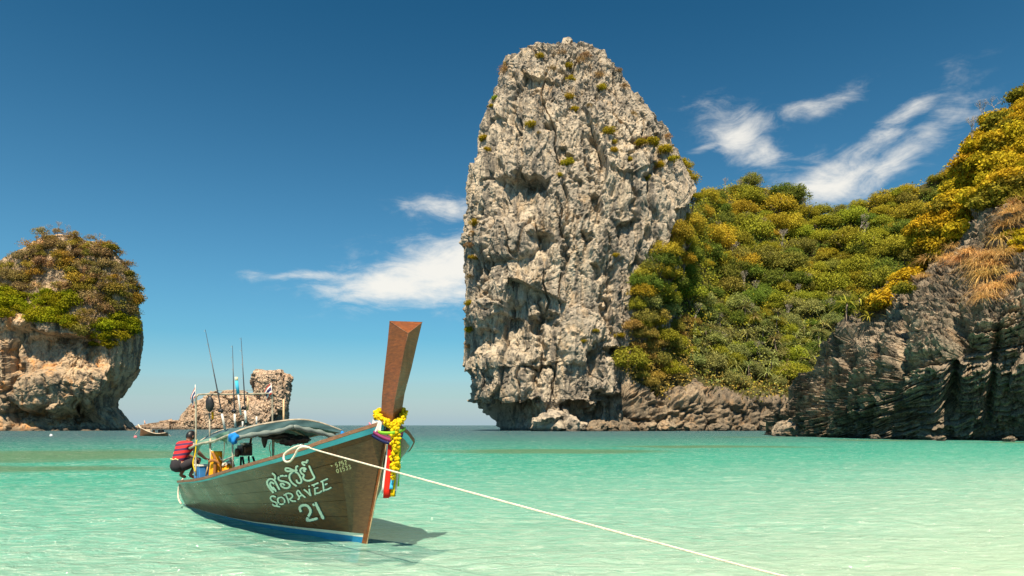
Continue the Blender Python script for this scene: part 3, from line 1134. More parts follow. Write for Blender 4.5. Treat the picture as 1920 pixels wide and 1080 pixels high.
# the mass of leaves between the crowns
me = hill.data
nP = len(me.polygons)
cen = np.zeros(nP * 3)
nor = np.zeros(nP * 3)
area = np.zeros(nP)
me.polygons.foreach_get('center', cen)
me.polygons.foreach_get('normal', nor)
me.polygons.foreach_get('area', area)
cen, nor = cen.reshape(-1, 3), nor.reshape(-1, 3)
if nor[:, 1].mean() > 0:
    nor = -nor
ppx, ppy = to_px(cen)
w_ = area * ((mi == 0) & (ppx > 1150) & (ppx < 2000) & (ppy < 760) & (cen[:, 1] < 345))
NU = 150000
pk = RNG.choice(nP, NU, p=w_ / w_.sum())
C = cen[pk] + RNG.normal(size=(NU, 3)) * 0.9
lump = fbm(C * 0.16, 2)
C += nor[pk] * (RNG.uniform(0.0, 2.6, NU) + 3.0 * lump)[:, None]
Nn = nor[pk] + RNG.normal(size=(NU, 3)) * 0.6 + np.array((0, 0, .3))
Nn /= np.linalg.norm(Nn, axis=1)[:, None]
pal = np.array([OLIVE, YGREEN, GREEN, GOLD, SAGE, RUST])
sel = np.clip(((fbm(C * 0.05 + 3, 3) + 0.5) * 4).astype(int), 0, 3)
ux, uy = to_px(C)
sel = np.where((uy > 600) & (RNG.random(NU) < 0.6), 4, sel)
sel = np.where((ux < 1300) & (uy > 600), 5, sel)
sel = np.where((uy > 690) & (RNG.random(NU) < 0.5), 5, sel)
und = bpy.data.objects.new('undergrowth', leaf_mesh('undergrowth', C, Nn, RNG.uniform(0.25, 0.55, NU), np.clip(0.45 + 0.22 * RNG.normal(size=NU), 0, 1), M_under, col=pal[sel]))
COL.objects.link(und)
tag(und, 'tangled undergrowth covering the jungle slope between the trees', 'undergrowth', kind='stuff')

# shrubs of the wooded rock
for py in np.arange(436, 662, 15.0):
    for px in np.arange(-16, 258, 17.0):
        x, y = px + random.uniform(-7, 7), py + random.uniform(-6, 6)
        if y > np.interp(x, [-20, 30, 70, 130, 160, 190, 225, 260], [585, 595, 606, 606, 640, 655, 655, 600]):
            continue
        h_ = hit(x, y, ['wooded_rock'])
        if h_ is None:
            continue
        if random.random() < 0.10 or (abs(x - 95) < 22 and abs(y - 520) < 16):
            continue
        lush = (x < 145 and y > 545) or (x > 180 and y > 588)
        if lush:
            k, c, me_ = 'bright yellow-green', (0.26, 0.25, 0.012), random.choice(BUSHES)
        else:
            k, c = random.choice((('brown', (0.30, 0.20, 0.085)), ('brown', (0.27, 0.185, 0.075)), ('olive', (0.22, 0.18, 0.035)), ('ochre', (0.33, 0.23, 0.035))))
            me_ = random.choice(THIN + BUSHES[:2])
        zn = 'on the wooded rock, lower ledge' if lush else ('on the wooded rock, crown' if y < 500 else 'on the wooded rock, steep side')
        r = random.uniform(2.5, 4.2)
        zx = 'by the frame edge' if x < 50 else ('below its summit' if x < 130 else ('right of its summit' if x < 195 else 'by its sheer seaward edge'))
        bush('rock_shrub', me_, h_[0] + Vector((0, -0.4, 0.1)), r, jitter(c, 0.2), '%s %s shrub %s, %s' % (size_word(r, 3.0, 3.7), k, zn, zx), 'shrub', 'shrubs of the wooded rock')
for x, y in ((10, 440), (40, 436), (75, 432), (110, 431), (140, 436), (170, 442), (205, 455), (225, 470), (240, 492), (250, 515), (252, 530)):
    h_ = hit(x, y + 14, ['wooded_rock'])
    if h_:
        bush('rock_shrub', random.choice(THIN), h_[0] + Vector((0, 0, 1.6)), random.uniform(2.2, 3.2), jitter((0.30, 0.21, 0.06), 0.2), 'ochre shrub breaking the skyline of the wooded rock', 'shrub', 'ochre shrubs on the skyline of the wooded rock')

# scattered plants of the tower
for x, y, r, k in ((908, 262, 2.0, 'gold'), (915, 280, 1.3, 'gold'), (929, 186, 1.3, 'green'), (922, 200, 1.0, 'gold'), (880, 420, 1.9, 'gold'), (882, 440, 1.7, 'brown'), (876, 460, 2.0, 'brown'), (879, 485, 1.5, 'gold'), (874, 520, 1.5, 'brown'),
                   (871, 570, 1.6, 'gold'), (872, 620, 1.7, 'gold'), (869, 650, 1.4, 'brown'), (945, 135, 2.2, 'brown'), (950, 118, 1.8, 'brown'), (1012, 98, 1.6, 'gold'), (1055, 90, 1.5, 'brown'), (1100, 100, 2.2, 'brown'),
                   (1090, 108, 2.0, 'brown'), (1120, 145, 2.0, 'brown'), (1128, 165, 1.7, 'gold'), (1065, 125, 1.6, 'gold'), (1070, 150, 1.7, 'gold'), (1068, 185, 1.9, 'gold'), (1078, 205, 1.6, 'gold'), (1157, 135, 1.7, 'brown'), (1168, 165, 1.6, 'brown'),
                   (993, 235, 1.9, 'gold'), (1143, 250, 2.2, 'gold'), (1148, 268, 1.3, 'gold'), (1062, 308, 2.2, 'gold'), (1152, 282, 1.4, 'gold'), (1200, 266, 1.8, 'gold'), (1225, 270, 2.2, 'gold'), (1245, 285, 2.6, 'gold'), (1212, 262, 1.4, 'brown'),
                   (1250, 262, 1.9, 'brown'), (1048, 330, 1.2, 'gold'), (1238, 310, 1.7, 'gold'), (1215, 335, 1.3, 'gold'), (1155, 480, 1.3, 'gold'), (1095, 640, 1.0, 'gold'), (1118, 620, 1.0, 'gold'), (1163, 630, 1.7, 'gold'), (982, 330, 1.0, 'brown'),
                   (1105, 200, 1.2, 'brown'), (1185, 215, 1.4, 'brown'), (1035, 130, 1.4, 'brown'), (1180, 300, 1.1, 'gold'), (1010, 250, 1.0, 'brown'), (1262, 300, 2.0, 'gold')):
    h_ = hit(x + (8 if x < 885 else 0), y + (8 if y < 120 else 0), ['limestone_tower'])
    if h_ is None:
        continue
    c = {'gold': (0.36, 0.27, 0.02), 'green': (0.24, 0.30, 0.03), 'brown': (0.31, 0.20, 0.085)}[k]
    kw = {'gold': 'golden', 'green': 'fresh green', 'brown': 'dry brown'}[k]
    zn = 'on the left edge of the limestone tower' if x < 935 else ('near the top of the limestone tower' if y < 215 else ('on the right shoulder of the limestone tower' if x > 1175 else 'clinging to the face of the limestone tower'))
    bush('cliff_shrub', random.choice(THIN if k == 'brown' else BUSHES), h_[0] + h_[1] * 0.25 * r, r * 1.2, jitter(c, 0.15), '%s shrub %s' % (kw, zn), 'shrub', '%s shrubs %s' % (kw, zn))
# the wood climbing its right flank
for py in np.arange(425, 700, 19.0):
    for px in np.arange(1165, 1300, 24.0):
        x, y = px + random.uniform(-9, 9), py + random.uniform(-8, 8)
        if x < np.interp(y, [420, 470, 500, 540, 600, 700], [1285, 1245, 1210, 1190, 1182, 1172]):
            continue
        h_ = hit(x, y, LAND)
        if h_ is None or h_[3] != 'limestone_tower':
            continue
        kind, c = hill_colour(x, y)
        r = random.uniform(3.8, 6.4)
        zn = zone(x, y)
        tree('jungle_tree', h_[0] + h_[1] * 0.5 + Vector((0, 0, -0.45 * r)), r, jitter(c, 0.16), '%s %s tree %s' % (size_word(r, 4.2, 5.8), WORDS[kind], zn), 'trees of the jungle hillside')
# the yellow trees on its shoulder
for x, y, r in ((1278, 312, 4.3), (1290, 335, 4.2), (1283, 360, 4.0), (1298, 372, 3.6), (1270, 345, 3.0), (1262, 330, 2.6), (1268, 392, 3.4)):
    p = at(x, y, 231)
    tree('jungle_tree', p + Vector((0, 0, -0.6 * r)), r, jitter((0.34, 0.28, 0.016), 0.15), 'bright yellow-green tree on the right shoulder of the limestone tower', 'yellow-green trees on the tower shoulder')

# bushes over the dark cliff
for py in np.arange(168, 600, 17.0):
    for px in np.arange(1600, 1950, 20.0):
        x, y = px + random.uniform(-9, 9), py + random.uniform(-8, 8)
        if y > np.interp(x, [1600, 1650, 1700, 1760, 1800, 1840, 1880, 1940], [592, 578, 538, 492, 460, 392, 385, 375]):
            continue
        h_ = hit(x, y, LAND)
        if h_ is None or h_[3] != 'sea_cliff':
            continue
        r = random.uniform(1.6, 2.7)
        top = y < np.interp(x, [1650, 1760, 1830, 1860, 1940], [520, 400, 275, 225, 190])
        k, c = random.choice((('yellow', (0.50, 0.34, 0.02)), ('yellow', (0.44, 0.31, 0.02)), ('yellow', (0.54, 0.38, 0.025)), ('olive', (0.24, 0.20, 0.025))))
        zn = 'along the skyline of the dark cliff' if top else ('hanging over the upper face of the dark cliff' if x > 1780 else 'on the lower shoulder of the dark cliff')
        zx = 'lowest part' if y > 470 else ('above the grass rim' if y > 390 else ('at mid height' if y > 290 else 'near the summit'))
        bush('cliff_bush', random.choice(GLOSSY), h_[0] + h_[1] * 0.15 * r, r, jitter(c, 0.14), '%s %s bush %s, %s' % (size_word(r, 1.95, 2.35), k, zn, zx), 'bush', 'bushes of the dark cliff')
for x, y in ((1895, 440), (1910, 455), (1905, 470), (1915, 300), (1918, 440)):
    h_ = hit(x, y, LAND)
    if h_:
        bush('cliff_bush', random.choice(GLOSSY), h_[0], 1.2, jitter((0.50, 0.35, 0.02), 0.14), 'small yellow bush among the dry grass of the dark cliff', 'bush', 'small bushes among the dry grass')


# screw pines: stiff sword leaves in a star
def blades_mesh(name, n, length, width, droop, up, mat, seg=4, spread=1.0):
    V, F, tint = [], [], []
    for i in range(n):
        a = random.uniform(0, 6.283)
        e = random.uniform(up[0], up[1])
        L = length * random.uniform(0.65, 1.15)
        d = Vector((math.cos(a) * math.cos(e), math.sin(a) * math.cos(e), math.sin(e)))
        side = d.cross(Vector((0, 0, 1))).normalized()
        o = Vector((math.cos(a), math.sin(a), 0)) * random.uniform(0, 0.25) * spread
        base = len(V)
        for s in range(seg + 1):
            t = s / seg
            p = o + d * L * t + Vector((0, 0, -droop * L * t * t))
            wd = width * (1 - t) ** 0.8 * (0.6 + 0.4 * min(1, t * 4)) + 0.002
            V += [p - side * wd, p + side * wd]
        tt = random.gauss(0.5, 0.2)
        for s in range(seg):
            F.append([base + 2 * s, base + 2 * s + 1, base + 2 * s + 3, base + 2 * s + 2])
            tint.append(min(1, max(0, tt)))
    me = bpy.data.meshes.new(name)
    me.from_pydata([tuple(v) for v in V], [], F)
    me.materials.append(mat)
    at_ = me.attributes.new('tint', 'FLOAT', 'FACE')
    at_.data.foreach_set('value', np.array(tint, np.float32))
    me.update()
    return me


STARS = [blades_mesh('star_%d' % i, 46, 1.0, 0.045, 0.45, (-0.3, 1.3), M_leaf) for i in range(3)]
STEM = tubes_mesh('stem', [[((0, 0, -1.1), 0.06), ((0.05, 0, -0.5), 0.05), ((0, 0, 0.05), 0.045)], [((0.05, 0, -0.5), 0.03), ((0.3, 0.1, -1.0), 0.03)], [((0.05, 0, -0.55), 0.03), ((-0.25, -0.1, -1.05), 0.03)]], 5, M_bark)


def screw_pine(loc, r, col, label, group):
    e = tag(empty('screw_pine', loc), label, 'tree', group)
    e.rotation_euler = (0, 0, random.uniform(0, 6))
    for part, me_ in (('trunk', STEM), ('crown', random.choice(STARS))):
        o = bpy.data.objects.new(part, me_)
        COL.objects.link(o)
        o.parent = e
        o.location = (0, 0, r * 0.7)
        o.scale = (r,) * 3
        o.color = (*col, 1)


for i, (x, y, r, lb) in enumerate(((1612, 590, 3.3, 'large yellow-green screw pine with star-shaped leaves beside the dark cliff'), (1588, 570, 3.0, 'screw pine standing just behind the largest star-leaved one'),
                                   (1630, 612, 2.2, 'small screw pine at the edge of the dark rock'))):
    for yy in range(y, 800, 3):                      # stand it on the rock below
        h_ = hit(x, yy, LAND)
        if h_ and h_[3] == 'sea_cliff':
            break
    screw_pine(h_[0] - Vector((0, 0, 0.1)), r, jitter((0.36, 0.34, 0.05), 0.1), lb, None)
for i in range(46):
    x, y = random.uniform(1305, 1560), random.uniform(585, 722)
    h_ = hit(x, y, LAND)
    if h_ and h_[3] == 'jungle_hill':
        screw_pine(h_[0] + Vector((0, -1.8, 0)), random.uniform(3.8, 5.6), jitter((0.27, 0.26, 0.085), 0.2), 'spiky grey-green screw pine %s' % zone(x, y), 'screw pines above the shore')

# dry grass on the dark cliff
M_straw = foliage_material('dry_grass', False, 0.35)
GRASS = [blades_mesh('tuft_%d' % i, 210, 1.0, 0.010, 0.75, (0.1, 1.45), M_straw, 5, 1.6) for i in range(3)]
for x, y, r in ((1672, 545, 1.5), (1690, 528, 1.7), (1705, 518, 1.6), (1722, 506, 1.8), (1742, 488, 1.8), (1760, 476, 1.6), (1778, 486, 1.5), (1800, 492, 1.8), (1815, 476, 1.8), (1830, 500, 2.0), (1842, 520, 2.1), (1850, 545, 2.0), (1862, 515, 2.1),
                (1858, 480, 1.8), (1875, 450, 1.8), (1885, 425, 1.8), (1895, 400, 1.8), (1905, 385, 1.6), (1912, 410, 1.6), (1880, 480, 1.8), (1845, 560, 1.7), (1870, 540, 1.6), (1900, 520, 1.4), (1790, 465, 1.5), (1730, 520, 1.2), (1840, 480, 1.9), (1865, 500, 1.9)):
    h_ = hit(x, y, LAND)
    if h_ is None:
        continue
    zn = 'low' if x < 1760 else 'mid'
    lb = {'low': 'straw-coloured grass tuft along the rim of the dark cliff below the yellow bushes', 'mid': 'tall straw-coloured grass tuft hanging down the face of the dark cliff'}[zn]
    lb = '%s straw-coloured grass tuft %s' % (size_word(r, 1.6, 1.85), ('on the rim under the yellow bushes' if x < 1760 else 'hanging lowest over the dark face' if y > 508 else 'in the middle of the dark face' if y > 455 else 'highest by the small bushes') + (', far out' if x > 1868 else ''))
    bush('dry_grass_tuft', random.choice(GRASS), h_[0] + h_[1] * 0.1, r * 1.4, jitter((0.70, 0.44, 0.17), 0.15), lb, 'grass', 'grass tufts of the dark cliff')


# leafless trees
def bare_mesh(name, depth=5):
    rnd = random.Random(name)
    paths = []

    def grow(p, d, L, r, k):
        q = p + d * L
        m = p.lerp(q, 0.5) + Vector((rnd.uniform(-1, 1), rnd.uniform(-1, 1), rnd.uniform(-1, 1))) * L * 0.06
        paths.append([(p, r), (m, r * 0.85), (q, r * 0.66)])
        if k == 0:
            return
        for _ in range(2 if k > 3 else 3):
            v = (d + Vector((rnd.uniform(-1, 1), rnd.uniform(-1, 1), rnd.uniform(-.3, .8))) * 0.75).normalized()
            grow(q, v, L * rnd.uniform(0.62, 0.82), r * 0.62, k - 1)
    grow(Vector((0, 0, -0.1)), Vector((0, 0, 1)), 0.32, 0.022, depth)
    return tubes_mesh(name, paths, 4, M_pale_bark)


BARE = [bare_mesh('bare_%d' % i) for i in range(3)]
for x, y, r, lb, gr in ((1385, 332, 8, 0, 1), (1402, 330, 9, 0, 1), (1418, 330, 9, 0, 1), (1432, 334, 8, 0, 1), (1370, 340, 7, 0, 1), (1345, 345, 7, 0, 1), (1328, 352, 7, 0, 1), (1445, 342, 8, 0, 1),
                        (1822, 272, 4.6, 1, 0), (1842, 232, 4.6, 2, 0), (1866, 212, 3.6, 3, 0), (1465, 470, 11, 4, 0), (1432, 440, 10, 5, 0), (1500, 520, 10, 6, 0), (1475, 600, 8, 7, 0),
                        (108, 438, 5.5, 8, 2), (92, 440, 5, 8, 2), (125, 440, 5, 8, 2), (190, 455, 5, 8, 2), (55, 442, 4.5, 8, 2), (1380, 360, 8, 0, 1), (1400, 352, 8, 0, 1), (1360, 355, 8, 0, 1), (1425, 358, 8, 0, 1)):
    h_ = hit(x, y + 6, LAND)
    if h_ is None:
        continue
    o = bpy.data.objects.new('bare_tree', random.choice(BARE))
    COL.objects.link(o)
    o.location = h_[0]
    o.scale = (r,) * 3
    o.rotation_euler = (0, 0, random.uniform(0, 6))
    tag(o, ('leafless grey-brown tree crowding the hill crest right of the tower', 'leafless tree leaning out at the notch of the dark cliff skyline', 'taller leafless tree on the skyline of the dark cliff',
            'leafless tree between the two bushes at the cliff top', 'pale bare tree standing out of the golden canopy', 'pale bare tree left of the golden canopy centre', 'pale bare tree beside the dark green crowns', 'bare branching tree among the screw pines',
            'leafless twiggy tree on the crest of the wooded rock')[lb], 'tree', ('bare trees of the hill crest' if gr == 1 else 'bare trees of the wooded rock') if gr else None)

for i in range(26):
    x, y = random.uniform(1200, 1640), random.uniform(380, 690)
    h_ = hit(x, y, LAND)
    if h_ is None or h_[3] != 'jungle_hill':
        continue
    o = bpy.data.objects.new('bare_tree', random.choice(BARE))
    COL.objects.link(o)
    o.location = h_[0] + Vector((0, -0.6, 0))
    o.scale = (random.uniform(7, 11),) * 3
    o.rotation_euler = (random.uniform(-.2, .2), random.uniform(-.2, .2), random.uniform(0, 6))
    tag(o, 'pale leafless tree %s' % zone(x, y), 'tree', 'bare trees of the jungle slope')

# ------------------------------------------------------------------ boulders at the waterline
def boulder_mesh(name, seed):
    bm_ = bmesh.new()
    bmesh.ops.create_icosphere(bm_, subdivisions=4, radius=1.0)
    Vv = np.array([v.co[:] for v in bm_.verts])
    h, j = facets(Vv * 0.9 + seed * 3.7)
    h2, j2 = facets(Vv * 2.2 + seed * 1.7)
    dd = 1 + 0.42 * h + 0.16 * h2 + 0.10 * fbm(Vv * 3 + seed, 3)
    for v, k in zip(bm_.verts, dd):
        v.co *= float(k)
        v.co.z *= 0.75
    me_ = bpy.data.meshes.new(name)
    bm_.to_mesh(me_)
    bm_.free()
    return me_


BOULD = {}
for mt, nm in ((M_tower, 'pale'), (M_shore, 'brown'), (M_cliff, 'dark')):
    BOULD[nm] = []
    for i in range(3):
        b_ = boulder_mesh('boulder_%s_%d' % (nm, i), i + 1.3)
        b_.materials.append(mt)
        BOULD[nm].append(b_)
for x, D, r, nm in ((1035, 205, 5.5, 'pale'), (1062, 204, 4.6, 'pale'), (1015, 207, 3.2, 'pale'), (1085, 206, 2.6, 'pale'), (1118, 205, 3.0, 'brown'), (1150, 207, 2.6, 'brown'), (1180, 206, 3.0, 'brown'), (1215, 207, 2.6, 'brown'),
                    (1250, 208, 2.6, 'brown'), (1300, 211, 2.4, 'brown'), (1345, 213, 2.8, 'brown'), (1400, 216, 2.2, 'brown'), (1440, 219, 2.6, 'brown'), (1484, 110, 1.8, 'dark'), (1496, 107, 1.7, 'dark'), (1512, 104.5, 1.2, 'dark'),
                    (1640, 86, .6, 'dark'), (1765, 77, .5, 'dark'), (1893, 73, .6, 'dark'), (1480, 111, 2.6, 'dark')):
    o = bpy.data.objects.new('boulder', random.choice(BOULD[nm]))
    COL.objects.link(o)
    o.location = ((x - 960) / FPX * D, D, 0.25 * r)
    o.scale = (r, r, r * random.uniform(0.8, 1.2))
    o.rotation_euler = (random.uniform(-.3, .3), random.uniform(-.3, .3), random.uniform(0, 6))
    sw = size_word(r, 2.5, 3.5) if nm != 'dark' else size_word(r, 0.9, 1.75)
    wh = {'pale': 'in the water at the foot of the tower', 'brown': ('close to the tower' if x < 1190 else 'midway along' if x < 1320 else 'toward the dark cliff') + ' on the jungle shore',
          'dark': 'at the outer corner of the layered cliff' if x < 1530 else 'under the overhang of the layered cliff' + (' near the frame edge' if x > 1800 else '')}[nm]
    tag(o, '%s %s boulder %s' % (sw, {'pale': 'pale grey', 'brown': 'brown', 'dark': 'dark'}[nm], wh),
        'boulder', {'pale': 'boulders at the tower foot', 'brown': 'boulders of the jungle shore', 'dark': 'boulders of the dark cliff'}[nm])

# ------------------------------------------------------------------ the longtail boat
def tube(name, pts, r, mat, parent=None, sides=8, radii=None):
    path = [(Vector(p), (radii[i] if radii else r)) for i, p in enumerate(pts)]
    o = bpy.data.objects.new(name, tubes_mesh(name, [path], sides, mat))
    COL.objects.link(o)
    if parent is not None:
        adopt(o, parent)
    return o


def curve_pts(pts, n=24):
    """smooth points through a few control points"""
    P_ = [Vector(p) for p in pts]
    P_ = [P_[0] * 2 - P_[1]] + P_ + [P_[-1] * 2 - P_[-2]]
    out = []
    m = len(P_) - 3
    for i in range(m):
        k = max(2, n // m)
        for j in range(k):
            t = j / k
            a, b, c, d = P_[i:i + 4]
            out.append(0.5 * ((2 * b) + (c - a) * t + (2 * a - 5 * b + 4 * c - d) * t * t + (3 * b - a - 3 * c + d) * t ** 3))
    out.append(P_[-2].copy())
    return out


def box_mesh(verts8, bevel=0.01):
    bm_ = bmesh.new()
    vs = [bm_.verts.new(v) for v in verts8]
    for f in ((0, 3, 2, 1), (4, 5, 6, 7), (0, 1, 5, 4), (1, 2, 6, 5), (2, 3, 7, 6), (3, 0, 4, 7)):
        bm_.faces.new([vs[i] for i in f])
    bmesh.ops.recalc_face_normals(bm_, faces=bm_.faces)
    if bevel:
        bmesh.ops.bevel(bm_, geom=list(bm_.edges), offset=bevel, segments=2, affect='EDGES', profile=0.6)
    return bm_


def from_bm(name, bm_, mat, parent=None, smooth=False):
    me_ = bpy.data.meshes.new(name)
    bm_.to_mesh(me_)
    bm_.free()
    me_.materials.append(mat)
    if smooth:
        me_.polygons.foreach_set('use_smooth', np.ones(len(me_.polygons), dtype=bool))
    o = bpy.data.objects.new(name, me_)
    COL.objects.link(o)
    if parent is not None:
        adopt(o, parent)
    return o


def strip(name, pts, sides_, width, mat, parent=None, thick=0.004):
    """a band of cloth along pts, sides_ = crosswise direction at each point"""
    V, F = [], []
    n = len(pts)
    for i, p in enumerate(pts):
        p = Vector(p)
        s = Vector(sides_[i] if isinstance(sides_, list) else sides_).normalized()
        d = (Vector(pts[min(i + 1, n - 1)]) - Vector(pts[max(i - 1, 0)])).normalized()
        nn = s.cross(d).normalized() * thick
        wd = (width[i] if isinstance(width, (list, tuple)) else width) / 2
        V += [p - s * wd - nn, p + s * wd - nn, p + s * wd + nn, p - s * wd + nn]
    for i in range(n - 1):
        for k in range(4):
            a, b = i * 4 + k, i * 4 + (k + 1) % 4
            F.append([a, b, b + 4, a + 4])
    F += [[3, 2, 1, 0], [4 * n - 4, 4 * n - 3, 4 * n - 2, 4 * n - 1]]
    return mesh_obj(name, V, F, mat, True, parent)


def BP(a, w, z):
    """boat frame: metres aft of the stem head, metres to the side facing the camera, height over the water"""
    return Vector((-1.73 - 0.692 * a - 0.722 * w, 9.55 + 0.722 * a - 0.692 * w, z))


def wood_material(name, col, dark, rough=0.35, spec=0.5, scale=1.0, coat=0.25, worn=(0.42, 0.27, 0.15), worn_amt=0.25):
    m, T = new_mat(name)
    pos = T.add('ShaderNodeNewGeometry').outputs['Position']
    # grain runs along the boat
    gr = T.noise(T.mapping(pos, (5.0, 0.6, 14.0), (0, 0, math.radians(-43.8 + 90))), 2.2 * scale, 6, 0.65, 0.4)
    blot = T.noise(pos, 1.7 * scale, 5, 0.6, 0.6)
    c = T.mix(T.smooth(gr, 0.30, 0.70), dark, col)
    c = T.mix(T.math('MULTIPLY', T.smooth(blot, 0.42, 0.70), 0.55), c, dark)
    scr = T.noise(T.mapping(pos, (1, 1, 3.5)), 9.0 * scale, 4, 0.7, 1.2)
    c = T.mix(T.math('MULTIPLY', T.smooth(scr, 0.62, 0.72), worn_amt), c, worn)
    p = T.add('ShaderNodeBsdfPrincipled')
    T.link(c, p.inputs['Base Color'])
    T.link(T.lin(blot, 0.3, 0.7, rough * 0.8, rough * 1.4), p.inputs['Roughness'])
    p.inputs['Specular IOR Level'].default_value = spec
    p.inputs['Coat Weight'].default_value = coat
    p.inputs['Coat Roughness'].default_value = 0.22
    T.link(T.bump(gr, 0.25, 0.01), p.inputs['Normal'])
    finish(T, p.outputs[0])
    return m


def paint_material(name, col, worn, amt=0.4, rough=0.5, scale=1.0):
    m, T = new_mat(name)
    pos = T.add('ShaderNodeNewGeometry').outputs['Position']
    n = T.noise(T.mapping(pos, (1, 1, 2.0)), 7.0 * scale, 6, 0.7, 0.8)
    b = T.noise(pos, 2.0 * scale, 4, 0.6)
    c = T.mix(T.smooth(b, 0.3, 0.7), tuple(x * 0.82 for x in col), tuple(min(1, x * 1.08) for x in col))
    c = T.mix(T.math('MULTIPLY', T.smooth(n, 0.57, 0.68), amt), c, worn)
    p = T.add('ShaderNodeBsdfPrincipled')
    T.link(c, p.inputs['Base Color'])
    p.inputs['Roughness'].default_value = rough
    p.inputs['Specular IOR Level'].default_value = 0.35
    T.link(T.bump(n, 0.3, 0.006), p.inputs['Normal'])
    finish(T, p.outputs[0])
    return m


def cloth_material(name, col, var=0.12, rough=0.85, trans=0.0, stripes=None):
    m, T = new_mat(name)
    pos = T.add('ShaderNodeNewGeometry').outputs['Position']
    n = T.noise(pos, 12.0, 4, 0.6)
    c = T.mix(n, tuple(x * (1 - var) for x in col), tuple(min(1, x * (1 + var)) for x in col))
    if stripes:
        s = T.add('ShaderNodeSeparateXYZ')
        T.link(T.add('ShaderNodeTexCoord').outputs['Object'], s.inputs[0])
        f = T.math('FRACT', T.math('MULTIPLY', T.math('MULTIPLY_ADD', s.outputs[0], -0.12, s.outputs[2]), stripes[1]))
        c = T.mix(T.math('MULTIPLY', T.smooth(f, 0.46, 0.52), T.smooth(f, 1.0, 0.94)), c, stripes[0])
    p = T.add('ShaderNodeBsdfPrincipled')
    T.link(c, p.inputs['Base Color'])
    p.inputs['Roughness'].default_value = rough
    p.inputs['Specular IOR Level'].default_value = 0.2
    if trans:
        t = T.add('ShaderNodeBsdfTranslucent')
        T.link(c, t.inputs[0])
        mx = T.add('ShaderNodeMixShader')
        mx.inputs[0].default_value = trans
        T.link(p.outputs[0], mx.inputs[1])
        T.link(t.outputs[0], mx.inputs[2])
        finish(T, mx.outputs[0])
    else:
        finish(T, p.outputs[0])
    return m


M_plank = wood_material('varnished_planks', (0.165, 0.056, 0.012), (0.070, 0.026, 0.008), 0.28, 0.32, 1.0, 0.15)
M_stem = wood_material('stem_wood', (0.165, 0.078, 0.032), (0.09, 0.043, 0.020), 0.42, 0.4, 1.2, 0.1)
M_prow = wood_material('red_varnished_prow', (0.27, 0.078, 0.016), (0.13, 0.042, 0.012), 0.40, 0.35, 1.3, 0.08, (0.5, 0.33, 0.18), 0.12)
M_cap = wood_material('worn_gunwale_wood', (0.30, 0.15, 0.085), (0.16, 0.085, 0.05), 0.7, 0.3, 1.5, 0.0, (0.55, 0.46, 0.36), 0.7)
M_edge = plain_material('bare_wood_edge', (0.55, 0.36, 0.20), 0.8, 0.3, 8.0)
M_blue = paint_material('turquoise_paint', (0.10, 0.50, 0.62), (0.45, 0.62, 0.60), 0.45)
M_bottom = paint_material('blue_bottom_paint', (0.012, 0.22, 0.46), (0.05, 0.33, 0.42), 0.5)
M_white = paint_material('white_paint', (0.80, 0.76, 0.64), (0.5, 0.46, 0.36), 0.35)
M_dark = plain_material('dark_interior', (0.07, 0.045, 0.03), 0.9)
M_steel = plain_material('weathered_pipe', (0.40, 0.34, 0.25), 0.5, 0.3, 9.0, 0.4)
M_black = plain_material('black_plastic', (0.018, 0.018, 0.02), 0.5, 0.3, 5.0, 0.4)
M_rope = plain_material('white_rope', (0.70, 0.60, 0.48), 0.9, 0.22, 40.0, 0.1, 0.004)
M_letter = paint_material('pale_mint_paint', (0.80, 0.84, 0.72), (0.45, 0.43, 0.32), 0.35, 0.55, 2.0)
M_letshadow = paint_material('dark_teal_paint', (0.035, 0.105, 0.105), (0.06, 0.06, 0.04), 0.3)
M_number = paint_material('cream_paint', (0.72, 0.56, 0.30), (0.3, 0.2, 0.1), 0.3)

BOAT = tag(empty('longtail_boat', BP(3.4, 0, 0)), 'brown wooden longtail boat with a tall raked prow moored in the shallows', 'boat')
_a = np.array([0, .1, .25, .5, 1, 1.5, 2, 3, 4, 5, 6, 7, 7.3])
_w = np.array([.05, .24, .48, .76, 1.02, 1.10, 1.11, 1.08, 1.0, .9, .75, .52, .43])
_sx = np.array([335, 340, 369, 401.5, 442, 523.7, 580.8, 629.7, 688.8, 712, 722])
_sy = np.array([904, 903.6, 901.5, 893, 881, 856.7, 840.4, 824, 803.7, 797, 795])


def wg(a):
    return float(np.interp(a, _a, _w)) if a > 0 else 0.05


_fa = np.linspace(0, 7.3, 60)
_fz = []
for a in _fa:
    p = BP(a, wg(a), 0)
    _fz.append(CAM_H - (np.interp(960 + p.x / p.y * FPX, _sx, _sy) - HORIZON) / FPX * p.y)
_cf = np.polyfit(_fa, _fz, 6)


def zg(a):
    return float(np.polyval(_cf, min(max(a, 0), 7.3)))


KEEL = -0.30


def zs(a):
    return float(np.interp(a, [0, .6, 1.5, 3, 4.5, 7.3], [.175, .17, .15, .10, .05, .03]))


def zline(k, a):
    """level lines of the planking: 0 keel, 1 foot of the white stripe, 2 its top, 3 to 8 plank edges up to the gunwale"""
    if k == 0:
        return KEEL
    if k == 1:
        return zs(a) - float(np.interp(a, [0, .6, 3, 4.6], [.055, .055, .03, .004]))
    if k == 2:
        return zs(a)
    return zs(a) + (zg(a) - zs(a)) * (k - 2) / 5.0


def hullw(a, z, q):
    v = max(0.0, (z - KEEL) / (zg(a) - KEEL))
    p = float(np.interp(a, [0, .8, 2.0, 3.5, 7.3], [1.55, 1.55, 1.15, .85, .8]))
    return max(wg(max(q, 0)) * v ** p, 0.012)


